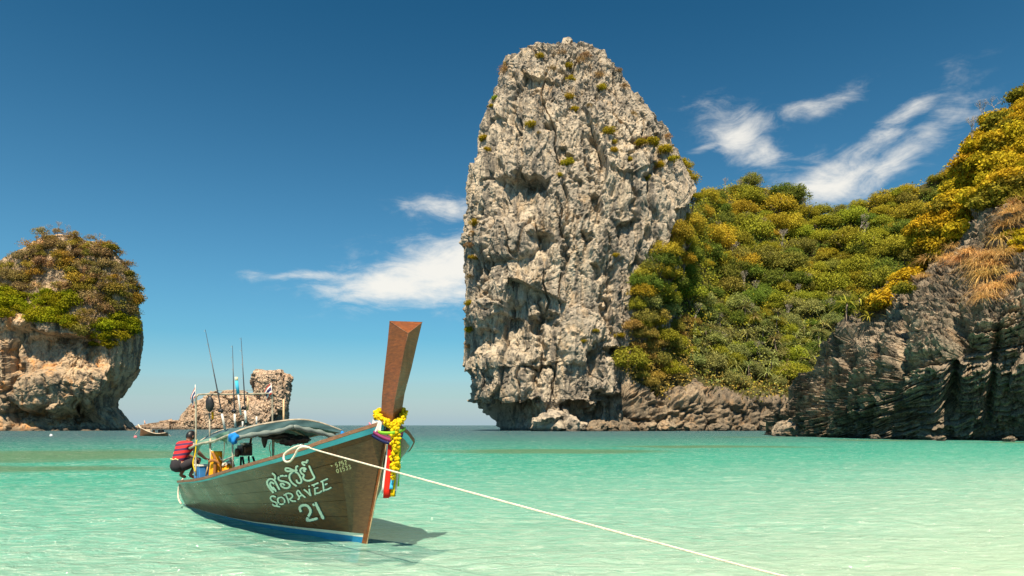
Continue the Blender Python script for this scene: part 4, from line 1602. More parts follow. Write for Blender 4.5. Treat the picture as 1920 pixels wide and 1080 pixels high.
def hull_point(kz, u, side=1, out=0.0):
    """kz: real-valued level 0..7, u: 0 stem .. 1 transom"""
    k0 = int(min(math.floor(kz), 6))
    f = kz - k0

    def zz_(a):
        return zline(k0, a) * (1 - f) + zline(k0 + 1, a) * f
    a_s = 0.3
    for _ in range(12):
        a_s = 0.6 - 0.349 * zz_(max(a_s, 0))
    a = a_s + (7.3 - a_s) * u
    z = zz_(max(a, 0))
    w = hullw(max(a, 0), z, a - a_s)
    return BP(a, side * (w + out), z)


US = [((i / 56) ** 1.55) for i in range(57)]


def hull_strip(name, k0, k1, side, mat, parent, out=0.0, rows_=5, us=US, thick=0.02, gap=0.0):
    """one strake: outer skin, edges and inner skin"""
    ks = [k0 + gap + (k1 - k0 - 2 * gap) * i / (rows_ - 1) for i in range(rows_)]
    G = [[hull_point(k, u, side, out) for u in us] for k in ks]
    I = [[hull_point(k, u, side, out - thick) for u in us] for k in ks]
    ring = [G[i] for i in range(rows_)] + [I[i] for i in reversed(range(rows_))]
    n = len(us)
    V = [p for r in ring for p in r]
    R_ = len(ring)
    F = []
    for i in range(R_):
        j = (i + 1) % R_
        for c in range(n - 1):
            q = [i * n + c, i * n + c + 1, j * n + c + 1, j * n + c]
            F.append(q if side > 0 else q[::-1])
    F.append([i * n + n - 1 for i in range(R_)])
    o = mesh_obj(name, V, F, mat, True, parent)
    o.data.set_sharp_from_angle(angle=math.radians(40))
    return o


# dark inner shell that shows in the seams and inside
Vh, Fh = [], []
ks = np.linspace(0, 7, 15)
for side in (1, -1):
    base = len(Vh)
    for k in ks:
        for u in US:
            Vh.append(hull_point(k, u, side, -0.012))
    n = len(US)
    for i in range(len(ks) - 1):
        for c in range(n - 1):
            q = [base + i * n + c, base + i * n + c + 1, base + (i + 1) * n + c + 1, base + (i + 1) * n + c]
            Fh.append(q)
# transom and floor
nk = len(ks)
for i in range(nk - 1):
    n = len(US)
    a1, a2 = i * n + n - 1, (i + 1) * n + n - 1
    b1, b2 = nk * n + a1, nk * n + a2
    Fh.append([a1, b1, b2, a2])
hull = mesh_obj('hull', Vh, Fh, M_dark, True, BOAT)
for side in (1, -1):
    hull_strip('bottom_plank', 0, 1, side, M_bottom, hull, 0.004, 4)
    hull_strip('white_stripe', 1, 2, side, M_white, hull, 0.005, 3)
    for k in range(2, 7):
        hull_strip('plank', k, k + 1, side, M_plank, hull, 0.006 + 0.0015 * (k % 2), 5, US, 0.015, 0.012)
    # stem cheek, over the plank ends
    us2 = [i / 12 * 0.052 for i in range(13)]
    hull_strip('stem_cheek', 2, 6.55, side, M_stem, BOAT, 0.013, 14, us2, 0.012)
    # turquoise rubbing strake and the worn cap on top of it
    hull_strip('rubbing_strake', 6.76, 6.96, side, M_blue, BOAT, 0.022, 4, US, 0.03)
V_, F_ = [], []
deck = []
for u in US[6:]:
    for side in (1, -1):
        p = hull_point(3.0, u, side, -0.02)
        V_.append((p.x, p.y, max(p.z, 0.12) + 0.0))
n = len(V_) // 2
for i in range(n - 1):
    F_.append([2 * i, 2 * i + 1, 2 * i + 3, 2 * i + 2])
mesh_obj('floorboards', V_, F_, M_cap, False, BOAT)
for side in (1, -1):
    pts = [hull_point(7, u, side, -0.005) for u in US]
    V_, F_ = [], []
    for i, p in enumerate(pts):
        o_ = hull_point(7, US[i], side, 0.038)
        i_ = hull_point(7, US[i], side, -0.055)
        V_ += [(o_.x, o_.y, o_.z - 0.012), (o_.x, o_.y, o_.z + 0.036), (i_.x, i_.y, i_.z + 0.036), (i_.x, i_.y, i_.z - 0.012)]
    for i in range(len(pts) - 1):
        for k in range(4):
            a_, b_ = 4 * i + k, 4 * i + (k + 1) % 4
            F_.append([a_, b_, b_ + 4, a_ + 4])
    F_ += [[0, 1, 2, 3], [4 * len(pts) - 4 + k for k in (3, 2, 1, 0)]]
    c_ = mesh_obj('gunwale_cap', V_, F_, M_cap, True, BOAT)
    c_.data.set_sharp_from_angle(angle=math.radians(40))
# stern board
g1, g2 = hull_point(7, 1, 1), hull_point(7, 1, -1)
from_bm('transom', box_mesh([hull_point(2, 1, 1), hull_point(2, 1, -1), hull_point(2, 1, -1) + Vector((-.03, .03, 0)), hull_point(2, 1, 1) + Vector((-.03, .03, 0)),
                             g1, g2, g2 + Vector((-.03, .03, 0)), g1 + Vector((-.03, .03, 0))], 0.0), M_blue, BOAT)
# thwarts
for a in (1.4, 2.2, 3.6, 4.6):
    w_in = wg(a) * 0.62
    z_ = zg(a) - 0.18
    from_bm('thwart', box_mesh([BP(a, -w_in, z_), BP(a + .22, -w_in, z_), BP(a + .22, w_in, z_), BP(a, w_in, z_), BP(a, -w_in, z_ + .03), BP(a + .22, -w_in, z_ + .03), BP(a + .22, w_in, z_ + .03), BP(a, w_in, z_ + .03)], 0.004), M_cap, BOAT)

# stem knife below, prow above
stem_pts = [BP(0.6 - 0.349 * z, 0, z) for z in np.linspace(-0.3, 1.78, 14)]
V_, F_ = [], []
for p in stem_pts:
    fwd = Vector((0.692, -0.722, 0))
    sd = Vector((-0.722, -0.692, 0))
    V_ += [p - fwd * 0.05 + sd * 0.036, p + fwd * 0.035 + sd * 0.012, p + fwd * 0.035 - sd * 0.012, p - fwd * 0.05 - sd * 0.036]
for i in range(len(stem_pts) - 1):
    for k in range(4):
        a_, b_ = 4 * i + k, 4 * i + (k + 1) % 4
        F_.append([a_, b_, b_ + 4, a_ + 4])
F_ += [[3, 2, 1, 0], [4 * len(stem_pts) - 4 + k for k in range(4)]]
mesh_obj('stem', V_, F_, M_prow, False, BOAT)
tube('stem_edge', [p + Vector((0.692, -0.722, 0)) * 0.037 for p in stem_pts], 0.010, M_edge, BOAT, 6)

prow_rows = [((712, 868, 9.78), (731, 878, 9.50), (752, 862, 9.90)), ((712, 822, 9.78), (733, 832, 9.50), (754, 818, 9.90)), ((714, 782, 9.76), (736, 790, 9.48), (753, 777, 9.88)),
             ((716, 740, 9.70), (740, 752, 9.43), (759, 738, 9.84)), ((721, 690, 9.62), (749, 706, 9.35), (772, 690, 9.76)), ((726, 645, 9.55), (757, 664, 9.29), (782, 646, 9.70)), ((730, 602, 9.48), (765, 625, 9.22), (792, 604, 9.64))]
bm_ = bmesh.new()
loops = []
for row_ in prow_rows:
    A_, C_, B_ = (at(*t) for t in row_)
    mid = (A_ + B_) / 2
    back = (mid - C_) * 0.25
    bk = mid + back
    bk.z = mid.z
    loops.append([bm_.verts.new(v) for v in (A_, C_, B_, bk)])
for i in range(len(loops) - 1):
    for k in range(4):
        bm_.faces.new([loops[i][k], loops[i][(k + 1) % 4], loops[i + 1][(k + 1) % 4], loops[i + 1][k]])
bm_.faces.new(loops[-1])
bm_.faces.new(loops[0][::-1])
bmesh.ops.recalc_face_normals(bm_, faces=bm_.faces)
sharp = [e for e in bm_.edges if len(e.link_faces) == 2 and e.calc_face_angle(0) > 0.5]
bmesh.ops.bevel(bm_, geom=sharp, offset=0.008, segments=2, affect='EDGES', profile=0.6)
prow = from_bm('prow', bm_, M_prow, BOAT)
for a_, b_ in ((0, 1), (1, 2), (2, 0)):
    e_ = [at(*prow_rows[-1][a_]), at(*prow_rows[-1][b_])]
    tube('worn_edge', [e_[0] + Vector((0, 0, .0)), e_[1]], 0.0035, M_cap, prow, 6)
tube('worn_edge', [at(*r_[1]) + Vector((0, -.002, 0)) for r_ in prow_rows[2:]], 0.0035, M_cap, prow, 6)

# ---- lettering on the planks
dep_g = bpy.context.evaluated_depsgraph_get()
tv, tf = [], []
for ob in [c for c in hull.children if c.name.split('.')[0] in ('plank', 'white_stripe')] + [c for c in BOAT.children if c.name.startswith('stem_cheek')]:
    b0 = len(tv)
    tv += [v.co.copy() for v in ob.data.vertices]
    tf += [[b0 + i for i in p.vertices] for p in ob.data.polygons]
HULL_BVH = BVHTree.FromPolygons(tv, tf)
FWD, STB = Vector((0.692, -0.722, 0)), Vector((-0.722, -0.692, 0))


def on_hull(px, py, off=0.006):
    d = Vector(((px - 960) / FPX, 1.0, (HORIZON - py) / FPX)).normalized()
    loc, nor, i, t = HULL_BVH.ray_cast(Vector((0, 0, CAM_H)), d)
    if loc is None:
        return None
    if nor.dot(d) > 0:
        nor = -nor
    return loc + nor * off, nor


def paint_stroke(V, F, pts, width_px, off):
    P_ = curve_pts([(x, y, 0) for x, y in pts], max(8, 7 * (len(pts) - 1))) if len(pts) > 2 else [Vector((pts[0][0], pts[0][1], 0)).lerp(Vector((pts[1][0], pts[1][1], 0)), t / 8) for t in range(9)]
    base = len(V)
    k = 0
    n = len(P_)
    for i, p in enumerate(P_):
        d = (P_[min(i + 1, n - 1)] - P_[max(i - 1, 0)]).normalized()
        s = Vector((-d.y, d.x, 0))
        endf = 1.0 if 0 < i < n - 1 else 0.55
        wd = width_px / 2 * endf * (1 + 0.10 * math.sin(i * 1.7))
        h1, h2 = on_hull(p.x + s.x * wd, p.y + s.y * wd, off), on_hull(p.x - s.x * wd, p.y - s.y * wd, off)
        if h1 is None or h2 is None:
            continue
        V += [h1[0], h2[0]]
        k += 1
    for i in range(k - 1):
        F.append([base + 2 * i, base + 2 * i + 1, base + 2 * i + 3, base + 2 * i + 2])


def glyph(strokes, width, mat, name='letter', shadow=None):
    if shadow:
        V, F = [], []
        for s in strokes:
            paint_stroke(V, F, [(x + shadow[0], y + shadow[1]) for x, y in s], width * 1.1, 0.006)
        sh = mesh_obj('letter_shadow', V, F, M_letshadow, False, hull)
    V, F = [], []
    for j, s in enumerate(strokes):
        paint_stroke(V, F, s, width, 0.0095 + 0.0005 * j)
    return mesh_obj(name, V, F, mat, False, hull)


def sc(pts, ox, oy, k):
    return [(ox + x / k, oy + y / k) for x, y in pts]


k2 = lambda *p: sc(p, 490, 850, 12.0)
k4 = lambda *p: sc(p, 480, 840, 5.4)
k3 = lambda *p: sc(p, 560, 860, 8.31)
SHD = (1.5, 0.9)
thai = [
    [k2((285, 880), (190, 770), (138, 660), (165, 588), (230, 565), (305, 605), (360, 700), (418, 812)), k2((268, 745), (335, 840), (255, 778), (205, 690), (232, 640), (300, 676)), k2((250, 432), (312, 492), (318, 580))],
    [k2((590, 495), (500, 492), (425, 505), (390, 550), (425, 600), (520, 622), (615, 660), (650, 715), (615, 762), (545, 772), (465, 732), (442, 680), (492, 672), (535, 712))],
    [k2((795, 580), (822, 645), (885, 655), (908, 600), (872, 505), (820, 432), (740, 408), (662, 448), (637, 530), (680, 630), (745, 690), (805, 728)),
     k2((735, 372), (625, 325), (560, 325), (555, 368), (610, 392), (740, 375), (822, 372)), k2((785, 365), (788, 300), (832, 266))],
    [k2((1000, 388), (965, 392), (958, 362), (1005, 342), (962, 318), (905, 332), (882, 382), (912, 442), (962, 478), (946, 540), (990, 590), (1062, 606), (1150, 580), (1196, 530), (1160, 455), (1112, 350), (1076, 262)),
     k2((992, 262), (942, 235), (925, 195), (980, 186), (1020, 196), (1030, 152), (1066, 150))]]
for g in thai:
    glyph(g, 3.4, M_letter, 'letter', SHD)
roman = [
    [k4((205, 492), (172, 482), (150, 500), (165, 530), (200, 545), (218, 568), (195, 583), (168, 562)), k4((185, 578), (250, 592))],
    [k4((248, 494), (226, 510), (228, 545), (255, 566), (288, 556), (293, 525), (272, 498), (248, 494))],
    [k2((508, 937), (600, 890), (685, 905), (708, 962), (660, 1010), (600, 1030)), k2((555, 915), (590, 990), (625, 1085), (600, 1110)), k2((640, 1015), (700, 1060), (792, 1065))],
    [k2((825, 1035), (862, 985), (805, 880), (842, 825), (900, 900), (1002, 988)), k2((852, 962), (935, 925))],
    [k2((935, 782), (1030, 855), (1122, 950)), k2((1122, 950), (1090, 840), (1078, 710))],
    [k3((205, 408), (250, 395), (315, 368)), k3((238, 402), (255, 470), (262, 562)), k3((250, 462), (312, 440)), k3((262, 532), (320, 525), (372, 490))],
    [k3((345, 356), (390, 335), (460, 303)), k3((375, 348), (388, 420), (396, 508)), k3((386, 408), (456, 380)), k3((396, 482), (455, 470), (516, 438))]]
for g in roman:
    glyph(g, 2.8, M_letter, 'letter', SHD)
glyph([k3((42, 825), (22, 760), (62, 722), (130, 722), (180, 775), (188, 832), (152, 900), (140, 955), (220, 945), (302, 922))], 4.6, M_letter, 'numeral', SHD)
glyph([k3((226, 722), (262, 692), (290, 690)), k3((270, 690), (330, 810), (394, 936))], 5.0, M_letter, 'numeral', SHD)
DIG = {'0': [[(.5, 0), (.1, .3), (.1, .7), (.5, 1), (.9, .7), (.9, .3), (.5, 0)]], '1': [[(.25, .2), (.55, 0), (.55, 1)], [(.2, 1), (.9, 1)]], '2': [[(.1, .2), (.4, 0), (.8, .1), (.8, .4), (.1, 1), (.95, 1)]],
       '3': [[(.1, .1), (.5, 0), (.9, .2), (.5, .45), (.9, .7), (.6, 1), (.1, .9)]], '5': [[(.9, 0), (.2, 0), (.15, .45), (.6, .4), (.9, .65), (.6, 1), (.1, .92)]], '7': [[(.05, 0), (.95, 0), (.5, .5), (.35, 1)]]}
for text, ox, oy in (('5752', 566, 70), ('01533', 582, 158)):
    for i, ch in enumerate(text):
        g = []
        for s in DIG[ch]:
            pts = []
            for u, v in s:
                x = i * 49 + u * 36 + v * 10
                y = v * 66
                pts.append((ox + x * 0.955 + y * 0.12, oy - x * 0.30 + y * 0.955))
            g.append(k3(*pts))
        glyph(g, 1.75, M_number, 'numeral')
glyph([k3((500, 98), (530, 106)), k3((512, 92), (518, 116))], 1.8, M_number, 'printed_mark')

# ---- roof, arch and posts
M_tarp = cloth_material('grey_green_tarp', (0.065, 0.125, 0.13), 0.3, 0.5, 0.12)
M_plastic = cloth_material('clear_rolled_plastic', (0.26, 0.31, 0.28), 0.35, 0.25, 0.3)
M_bluecloth = cloth_material('blue_cloth', (0.015, 0.20, 0.55), 0.2)
M_greencloth = cloth_material('pale_green_mesh', (0.20, 0.36, 0.28), 0.25, 0.8, 0.3)


def roof_pt(s, t):
    """s: 0 front .. 1 back, t: -1 .. 1 from the camera side across"""
    a = 3.0 + 2.35 * s
    half_ = 1.0 - 0.14 * s
    z = 1.83 - 0.14 * s - (0.21 + 0.12 * s) * abs(t) ** 2.0 - (0.03 if t < 0 else -0.03) * abs(t)
    return BP(a, -t * half_, z + 0.012 * math.sin(9 * s + 5 * t))


V_, F_ = [], []
ns, nt = 14, 26
for lay in (0, 1):
    for i in range(ns + 1):
        for j in range(nt + 1):
            V_.append(roof_pt(i / ns, -1 + 2 * j / nt) - Vector((0, 0, 0.012 * lay)))
n = (ns + 1) * (nt + 1)
for i in range(ns):
    for j in range(nt):
        q = [i * (nt + 1) + j, i * (nt + 1) + j + 1, (i + 1) * (nt + 1) + j + 1, (i + 1) * (nt + 1) + j]
        F_.append(q)
        F_.append([x + n for x in q[::-1]])
mesh_obj('canopy', V_, F_, M_tarp, True, BOAT)
tube('canopy_hoop', [roof_pt(0, -1 + 2 * j / 24) + Vector((0, 0, .008)) for j in range(25)], 0.020, M_steel, BOAT, 8)
tube('canopy_hoop', [roof_pt(0.5, -1 + 2 * j / 24) - Vector((0, 0, .02)) for j in range(25)], 0.016, M_steel, BOAT, 8)
tube('canopy_hoop', [roof_pt(1, -1 + 2 * j / 24) - Vector((0, 0, .01)) for j in range(25)], 0.018, M_steel, BOAT, 8)
for t in (-1, 1):
    tube('canopy_rail', [roof_pt(j / 14, t) for j in range(15)], 0.022, M_steel, BOAT, 8)
# front curtain: tarp hanging from the hoop, then the rolled clear sheet
V_, F_ = [], []
for j in range(41):
    t = -1 + j / 20
    top_ = roof_pt(0, t) + FWD * 0.02
    hang = 0.035 + 0.075 * (1 - abs(t) ** 3) * (1 - 0.55 * math.exp(-(t / 0.12) ** 2))
    for k in range(6):
        f = k / 5
        V_.append(top_ - Vector((0, 0, hang * f)) + FWD * (0.008 * math.sin(11 * t + 4 * f) + 0.03 * f))
for j in range(40):
    for k in range(5):
        F_.append([j * 6 + k, j * 6 + k + 1, (j + 1) * 6 + k + 1, (j + 1) * 6 + k])
mesh_obj('front_curtain', V_, F_, M_tarp, True, BOAT)
for t0, t1 in ((-0.99, 0.02), (0.02, 0.99)):
    pts, rad = [], []
    for j in range(22):
        t = t0 + (t1 - t0) * j / 21
        hang = 0.075 + 0.085 * (1 - abs(t) ** 2.2) * (1 - 0.62 * math.exp(-(t / 0.16) ** 2)) + (0.10 * max(0, t - .2) if t > 0 else 0)
        pts.append(roof_pt(0, t) + FWD * 0.06 - Vector((0, 0, hang)))
        rad.append((0.046 + 0.010 * math.sin(j * 1.3)) * (0.75 + 0.25 * math.sin(math.pi * j / 21)))
    o = tube('rolled_sheet', pts, 0.05, M_plastic, BOAT, 10, rad)
for t, w_, nm in ((-0.99, 0.13, 'knotted_cloth'), (0.985, 0.09, 'knotted_cloth')):
    bmx = bmesh.new()
    bmesh.ops.create_icosphere(bmx, subdivisions=3, radius=w_ * 0.55)
    c0 = roof_pt(0, t) + FWD * 0.05 - Vector((0, 0, 0.07))
    for v in bmx.verts:
        k = 1 + 0.35 * math.sin(v.co.x * 60 + 3 * t) * math.sin(v.co.z * 50) + 0.15 * math.sin(v.co.y * 90)
        v.co = c0 + Vector((v.co.x * k, v.co.y * k, v.co.z * k * 1.25))
    from_bm(nm, bmx, M_bluecloth, BOAT, True)
for a, w_, zt in ((3.05, 0.97, 1.60), (3.05, -0.88, 1.66), (4.2, 0.90, 1.52), (5.3, 0.80, 1.42), (4.2, -0.85, 1.58), (5.3, -0.76, 1.46)):
    tube('canopy_post', [BP(a, w_ * 0.98, zg(a) - 0.1), BP(a, w_, zt)], 0.016, M_steel, BOAT, 8)
# green mesh side cloth at the stern end
V_, F_ = [], []
ca, cb, cc, cd = at(430, 808, 11.3), at(372, 828, 12.5), at(364, 856, 12.6), at(428, 838, 11.4)
for i in range(11):
    for j in range(7):
        u, v = i / 10, j / 6
        top_ = ca.lerp(cb, u)
        bot_ = cd.lerp(cc, u) + Vector((0, 0, 0.20 * math.sin(math.pi * u) ** 0.7))
        V_.append(top_.lerp(bot_, v) + STB * 0.03 * math.sin(8 * u + 3 * v))
for i in range(10):
    for j in range(6):
        F_.append([i * 7 + j, i * 7 + j + 1, (i + 1) * 7 + j + 1, (i + 1) * 7 + j])
mesh_obj('side_cloth', V_, F_, M_greencloth, True, BOAT)
# steel arch over the stern
arch = curve_pts([at(367, 892, 12.60), at(367.3, 800, 12.62), at(367.5, 752, 12.62), at(370, 742, 12.64), at(380, 739.5, 12.72), at(440, 739.2, 13.1), at(500, 738, 13.46), at(508.5, 740.5, 13.52), at(510.5, 752, 13.54), at(511, 800, 13.54), at(512, 872, 13.56)], 80)
tube('arch_frame', arch, 0.017, M_steel, BOAT, 10)
tube('guy_wire', [at(403, 732.5, 12.9), at(508, 731, 13.5)], 0.004, M_steel, BOAT, 5)
tube('arch_strut', [at(531.7, 749, 12.5), at(532, 806, 12.4)], 0.018, M_edge, BOAT, 8)
tube('arch_strut', [at(393, 775, 12.9), at(393.5, 842, 12.9)], 0.016, M_steel, BOAT, 8)
# engine on its stand
EN = BP(5.15, -0.10, 1.14)


def ebox(name, c, s, mat, rot=0.0, bevel=0.012):
    X_, Y_ = FWD * (s[0] / 2), STB * (s[1] / 2)
    Z_ = Vector((0, 0, s[2] / 2))
    return box_mesh([c - X_ - Y_ - Z_, c + X_ - Y_ - Z_, c + X_ + Y_ - Z_, c - X_ + Y_ - Z_, c - X_ - Y_ + Z_, c + X_ - Y_ + Z_, c + X_ + Y_ + Z_, c - X_ + Y_ + Z_], bevel)


M_rust = plain_material('rusty_engine', (0.12, 0.065, 0.04), 0.7, 0.5, 12.0, 0.4)
M_engine = plain_material('dark_engine', (0.035, 0.035, 0.035), 0.5, 0.4, 14.0, 0.5)
eng = from_bm('engine', ebox('engine', EN + Vector((0, 0, .12)), (.26, .20, .20), M_engine), M_engine, BOAT)
from_bm('engine_head', ebox('head', EN + Vector((0, 0, .245)), (.16, .12, .05), M_white), M_white, eng)
from_bm('air_filter', ebox('f', EN + Vector((0, 0, .13)) + FWD * .18 + STB * .02, (.10, .12, .12), M_rust), M_rust, eng)
tube('engine_pulley', [EN + STB * .13 + Vector((0, 0, .08)), EN + STB * .17 + Vector((0, 0, .08))], 0.085, M_rust, eng, 16)
tube('engine_tiller', [EN + Vector((0, 0, .24)), EN + Vector((0, 0, .25)) + FWD * .45 + STB * .05], 0.018, M_black, eng, 8)
tube('exhaust_pipe', [EN + Vector((0, 0, .2)) - STB * .1, EN + Vector((0, 0, .42)) - STB * .14, EN + Vector((0, 0, .50)) - STB * .14 - FWD * .15], 0.022, M_rust, eng, 8)
for fx, sx_ in ((.55, .18), (.40, -.18), (.18, .16), (-.15, -.16)):
    tube('engine_leg', [EN + FWD * fx * 0.3 + STB * sx_ * 0.6, EN + FWD * fx + STB * sx_ - Vector((0, 0, .55))], 0.020, M_black, eng, 8)
tube('propeller_shaft', [EN - FWD * .25 + Vector((0, 0, .05)), EN - FWD * 1.55 - Vector((0, 0, .22))], 0.018, M_steel, eng, 8)

# ------------------------------------------------------------------ things aboard
M_yellow = cloth_material('marigold', (0.80, 0.55, 0.005), 0.25, 0.8, 0.2)
M_red = cloth_material('red_cloth', (0.70, 0.025, 0.012), 0.12, 0.7, 0.15)
M_whitec = cloth_material('white_cloth', (0.78, 0.78, 0.74), 0.08, 0.8, 0.2)
M_navy = cloth_material('navy_cloth', (0.02, 0.022, 0.09), 0.2)
M_plum = cloth_material('plum_cloth', (0.26, 0.035, 0.12), 0.2)
M_pink = cloth_material('pink_cloth', (0.62, 0.20, 0.28), 0.15)
M_lime = cloth_material('lime_cloth', (0.30, 0.62, 0.05), 0.15, 0.8, 0.2)
M_sky = cloth_material('sky_blue_cloth', (0.06, 0.42, 0.62), 0.15)
M_orange = cloth_material('orange_canvas', (0.92, 0.36, 0.010), 0.12, 0.75)
M_salmon = cloth_material('salmon_cloth', (0.70, 0.30, 0.20), 0.2)


def flower_string(name, pts, r, parent, per=1.0):
    """marigold heads threaded along a line: ruffled balls"""
    V, F = [], []
    L = [0]
    for i in range(1, len(pts)):
        L.append(L[-1] + (pts[i] - pts[i - 1]).length)
    n = max(3, int(L[-1] / (r * 0.62)))
    ico = bmesh.new()
    bmesh.ops.create_icosphere(ico, subdivisions=2, radius=1.0)
    iv = [v.co.copy() for v in ico.verts]
    fi = [[v.index for v in f.verts] for f in ico.faces]
    ico.free()
    for k in range(n):
        d = L[-1] * k / (n - 1)
        i = max(1, next((j for j in range(len(L)) if L[j] >= d), len(L) - 1))
        t = (d - L[i - 1]) / max(1e-6, L[i] - L[i - 1])
        c = pts[i - 1].lerp(pts[i], t)
        for _ in range(13):
            cc = c + Vector((random.uniform(-1, 1), random.uniform(-1, 1), random.uniform(-1, 1))).normalized() * r * random.uniform(0.35, 0.85)
            b = len(V)
            rr = r * random.uniform(0.22, 0.36)
            for v in iv:
                V.append(cc + v * rr * random.uniform(0.80, 1.15))
            F += [[b + q for q in f] for f in fi]
    return mesh_obj(name, V, F, M_yellow, False, parent)


GAR = tag(empty('flower_garland', at(735, 800, 9.45)), 'yellow marigold garland looped round the prow with one long hanging strand', 'garland')
ring = curve_pts([at(712, 772, 9.95), at(706, 776, 9.80), at(711, 783, 9.66), at(722, 790, 9.52), at(735, 797, 9.38), at(745, 794, 9.46), at(753, 784, 9.66), at(757, 772, 9.90), at(735, 768, 10.02), at(714, 771, 9.97)], 60)
flower_string('neck_ring', ring, 0.066, GAR)
strand = curve_pts([at(741, 802, 9.34), at(742, 830, 9.33), at(741, 860, 9.33), at(742, 880, 9.33)], 30)
flower_string('hanging_strand', strand, 0.080, GAR)
flower_string('end_tassel', [at(739, 884, 9.33), at(738, 890, 9.33), at(737, 896, 9.33)], 0.046, GAR)

SIDE = Vector((1, 0.1, 0))


def ribbon(label, px0, py0, px1, py1, wpx, mat, Y=9.33, twist=0.25, group=None):
    pts, sd, wd = [], [], []
    for i in range(9):
        t = i / 8
        pts.append(at(px0 + (px1 - px0) * t + 1.2 * math.sin(5 * t), py0 + (py1 - py0) * t, Y + 0.02 * math.sin(4 * t)))
        a = twist * math.sin(3 * t + px0)
        sd.append(Vector((math.cos(a), math.sin(a), 0)))
        wd.append(wpx * Y / FPX * (0.7 + 0.3 * min(1, t * 2)))
    return tag(strip('ribbon', pts, sd, wd, mat, None, 0.003), label, 'ribbon', group)


ribbon('broad red ribbon hanging from the prow beside the garland strand', 732, 815, 725, 934, 11, M_red, 9.36)
ribbon('second red ribbon end showing behind the broad red one', 733, 830, 731, 932, 6, M_red, 9.42)
ribbon('narrow white ribbon hanging left of the red one', 727, 822, 719, 924, 5, M_whitec, 9.43)
ribbon('yellow ribbon end hanging below the garland tassel', 738, 880, 737, 931, 8, M_yellow, 9.38)
ribbon('sky-blue ribbon end below the garland tassel', 736, 880, 734, 917, 7, M_sky, 9.36)
ribbon('lime green ribbon hanging right of the garland strand', 749, 815, 747, 912, 5, M_lime, 9.44)
ribbon('white ribbon end right of the garland tassel', 744, 880, 742, 921, 6, M_whitec, 9.41)
ribbon('black ribbon end lowest under the yellow one', 741, 890, 740, 931, 5, M_black, 9.43)


def sash(label, pts, width, mat):
    P_ = curve_pts([at(*p) for p in pts], 30)
    return tag(strip('sash', P_, Vector((0.12, -0.25, 1)), width, mat, None, 0.006), label, 'sash')


sash('navy cloth band wrapped low round the bow under the plum one', [(687, 806, 9.58), (696, 815, 9.50), (709, 823, 9.42), (722, 829, 9.36), (735, 831, 9.34), (747, 825, 9.48), (755, 815, 9.75)], 0.040, M_navy)
sash('plum-coloured cloth band wrapped round the bow', [(688, 800, 9.58), (698, 809, 9.49), (711, 817, 9.41), (724, 823, 9.35), (736, 825, 9.33), (748, 819, 9.47), (756, 809, 9.75)], 0.046, M_plum)
sash('pink cloth band wrapped round the bow above the plum one', [(692, 794, 9.60), (701, 803, 9.50), (712, 811, 9.41), (724, 817, 9.35), (736, 819, 9.33), (748, 813, 9.47), (756, 804, 9.75)], 0.036, M_pink)
sash('lime green cloth band tied over the bow bands', [(702, 806, 9.50), (714, 811, 9.39), (728, 812, 9.31), (740, 811, 9.30), (752, 808, 9.5), (760, 803, 9.75)], 0.042, M_lime)
V_, F_ = [], []
for i in range(9):
    for j in range(7):
        u, v = i / 8, j / 6
        p = at(699 + 17 * u - 3 * v, 785 + 20 * v + 8 * u + 3 * math.sin(6 * u), 9.58 - 0.17 * u - 0.03 * v + 0.03 * math.sin(7 * u + 2 * v))
        V_.append(p)
for i in range(8):
    for j in range(6):
        F_.append([i * 7 + j, i * 7 + j + 1, (i + 1) * 7 + j + 1, (i + 1) * 7 + j])
tag(mesh_obj('cloth_bow', V_, F_, M_whitec), 'white knotted cloth beside the prow under the garland', 'cloth')

# ---- ropes
tag(tube('mooring_rope', curve_pts([at(572, 838, 9.32), at(578, 838, 9.24), at(600, 846, 9.0), at(760, 890, 8.05), at(960, 944.5, 7.25), at(1200, 1009, 6.8), at(1460, 1078, 6.5), Vector((3.6, 6.2, 0.14)), Vector((5.2, 5.9, 0.0))], 90), 0.0105, M_rope, None, 8),
    'white mooring rope stretched from the boat across the shallows', 'rope')
loop = curve_pts([at(576, 838, 9.27), at(562, 836, 9.30), at(546, 842, 9.34), at(534, 851, 9.36), at(532, 861, 9.34), at(537, 866, 9.33), at(545, 864, 9.30), at(553, 853, 9.28), at(559, 842, 9.26), at(568, 838, 9.26), at(580, 839, 9.22)], 60)
tag(tube('rope_loop', loop, 0.0145, M_rope, None, 8), 'white rope loop tied over the gunwale where the mooring line starts', 'rope')
tag(tube('stern_rope', curve_pts([at(343, 898, 14.2), at(337, 906, 14.25), at(334, 922, 14.25), at(335, 936, 14.2), at(340, 945, 14.15)], 24), 0.016, M_rope, None, 7), 'limp rope hanging from the stern corner to the water', 'rope')
tag(tube('cord', curve_pts([at(421, 812, 11.6), at(420, 845, 11.7), at(417, 862, 11.8), at(411, 856, 11.9)], 20), 0.009, M_rope, None, 6), 'thin cord hanging from the canopy corner over the orange canvas', 'cord')
tag(tube('arch_cord', curve_pts([at(369, 825, 12.5), at(366, 850, 12.45), at(362, 868, 12.4), at(366, 885, 12.35)], 20), 0.012, M_yellow, None, 6), 'yellow cord tied along the arch post beside the person', 'cord')
tag(tube('tangle_cord', curve_pts([at(507, 830, 12.9), at(505, 842, 12.9), at(508, 852, 12.9), at(504, 862, 12.9)], 16), 0.008, M_rope, None, 6), 'thin cord hanging beside the far canopy post', 'cord')
pts = []
rr = random.Random(3)
for i in range(70):
    t = i / 69
    pts.append(at(425 + 7 * math.sin(19 * t) + rr.uniform(-2, 2), 862 + 13 * t + 4 * math.cos(23 * t), 11.75 + 0.10 * math.cos(31 * t)))
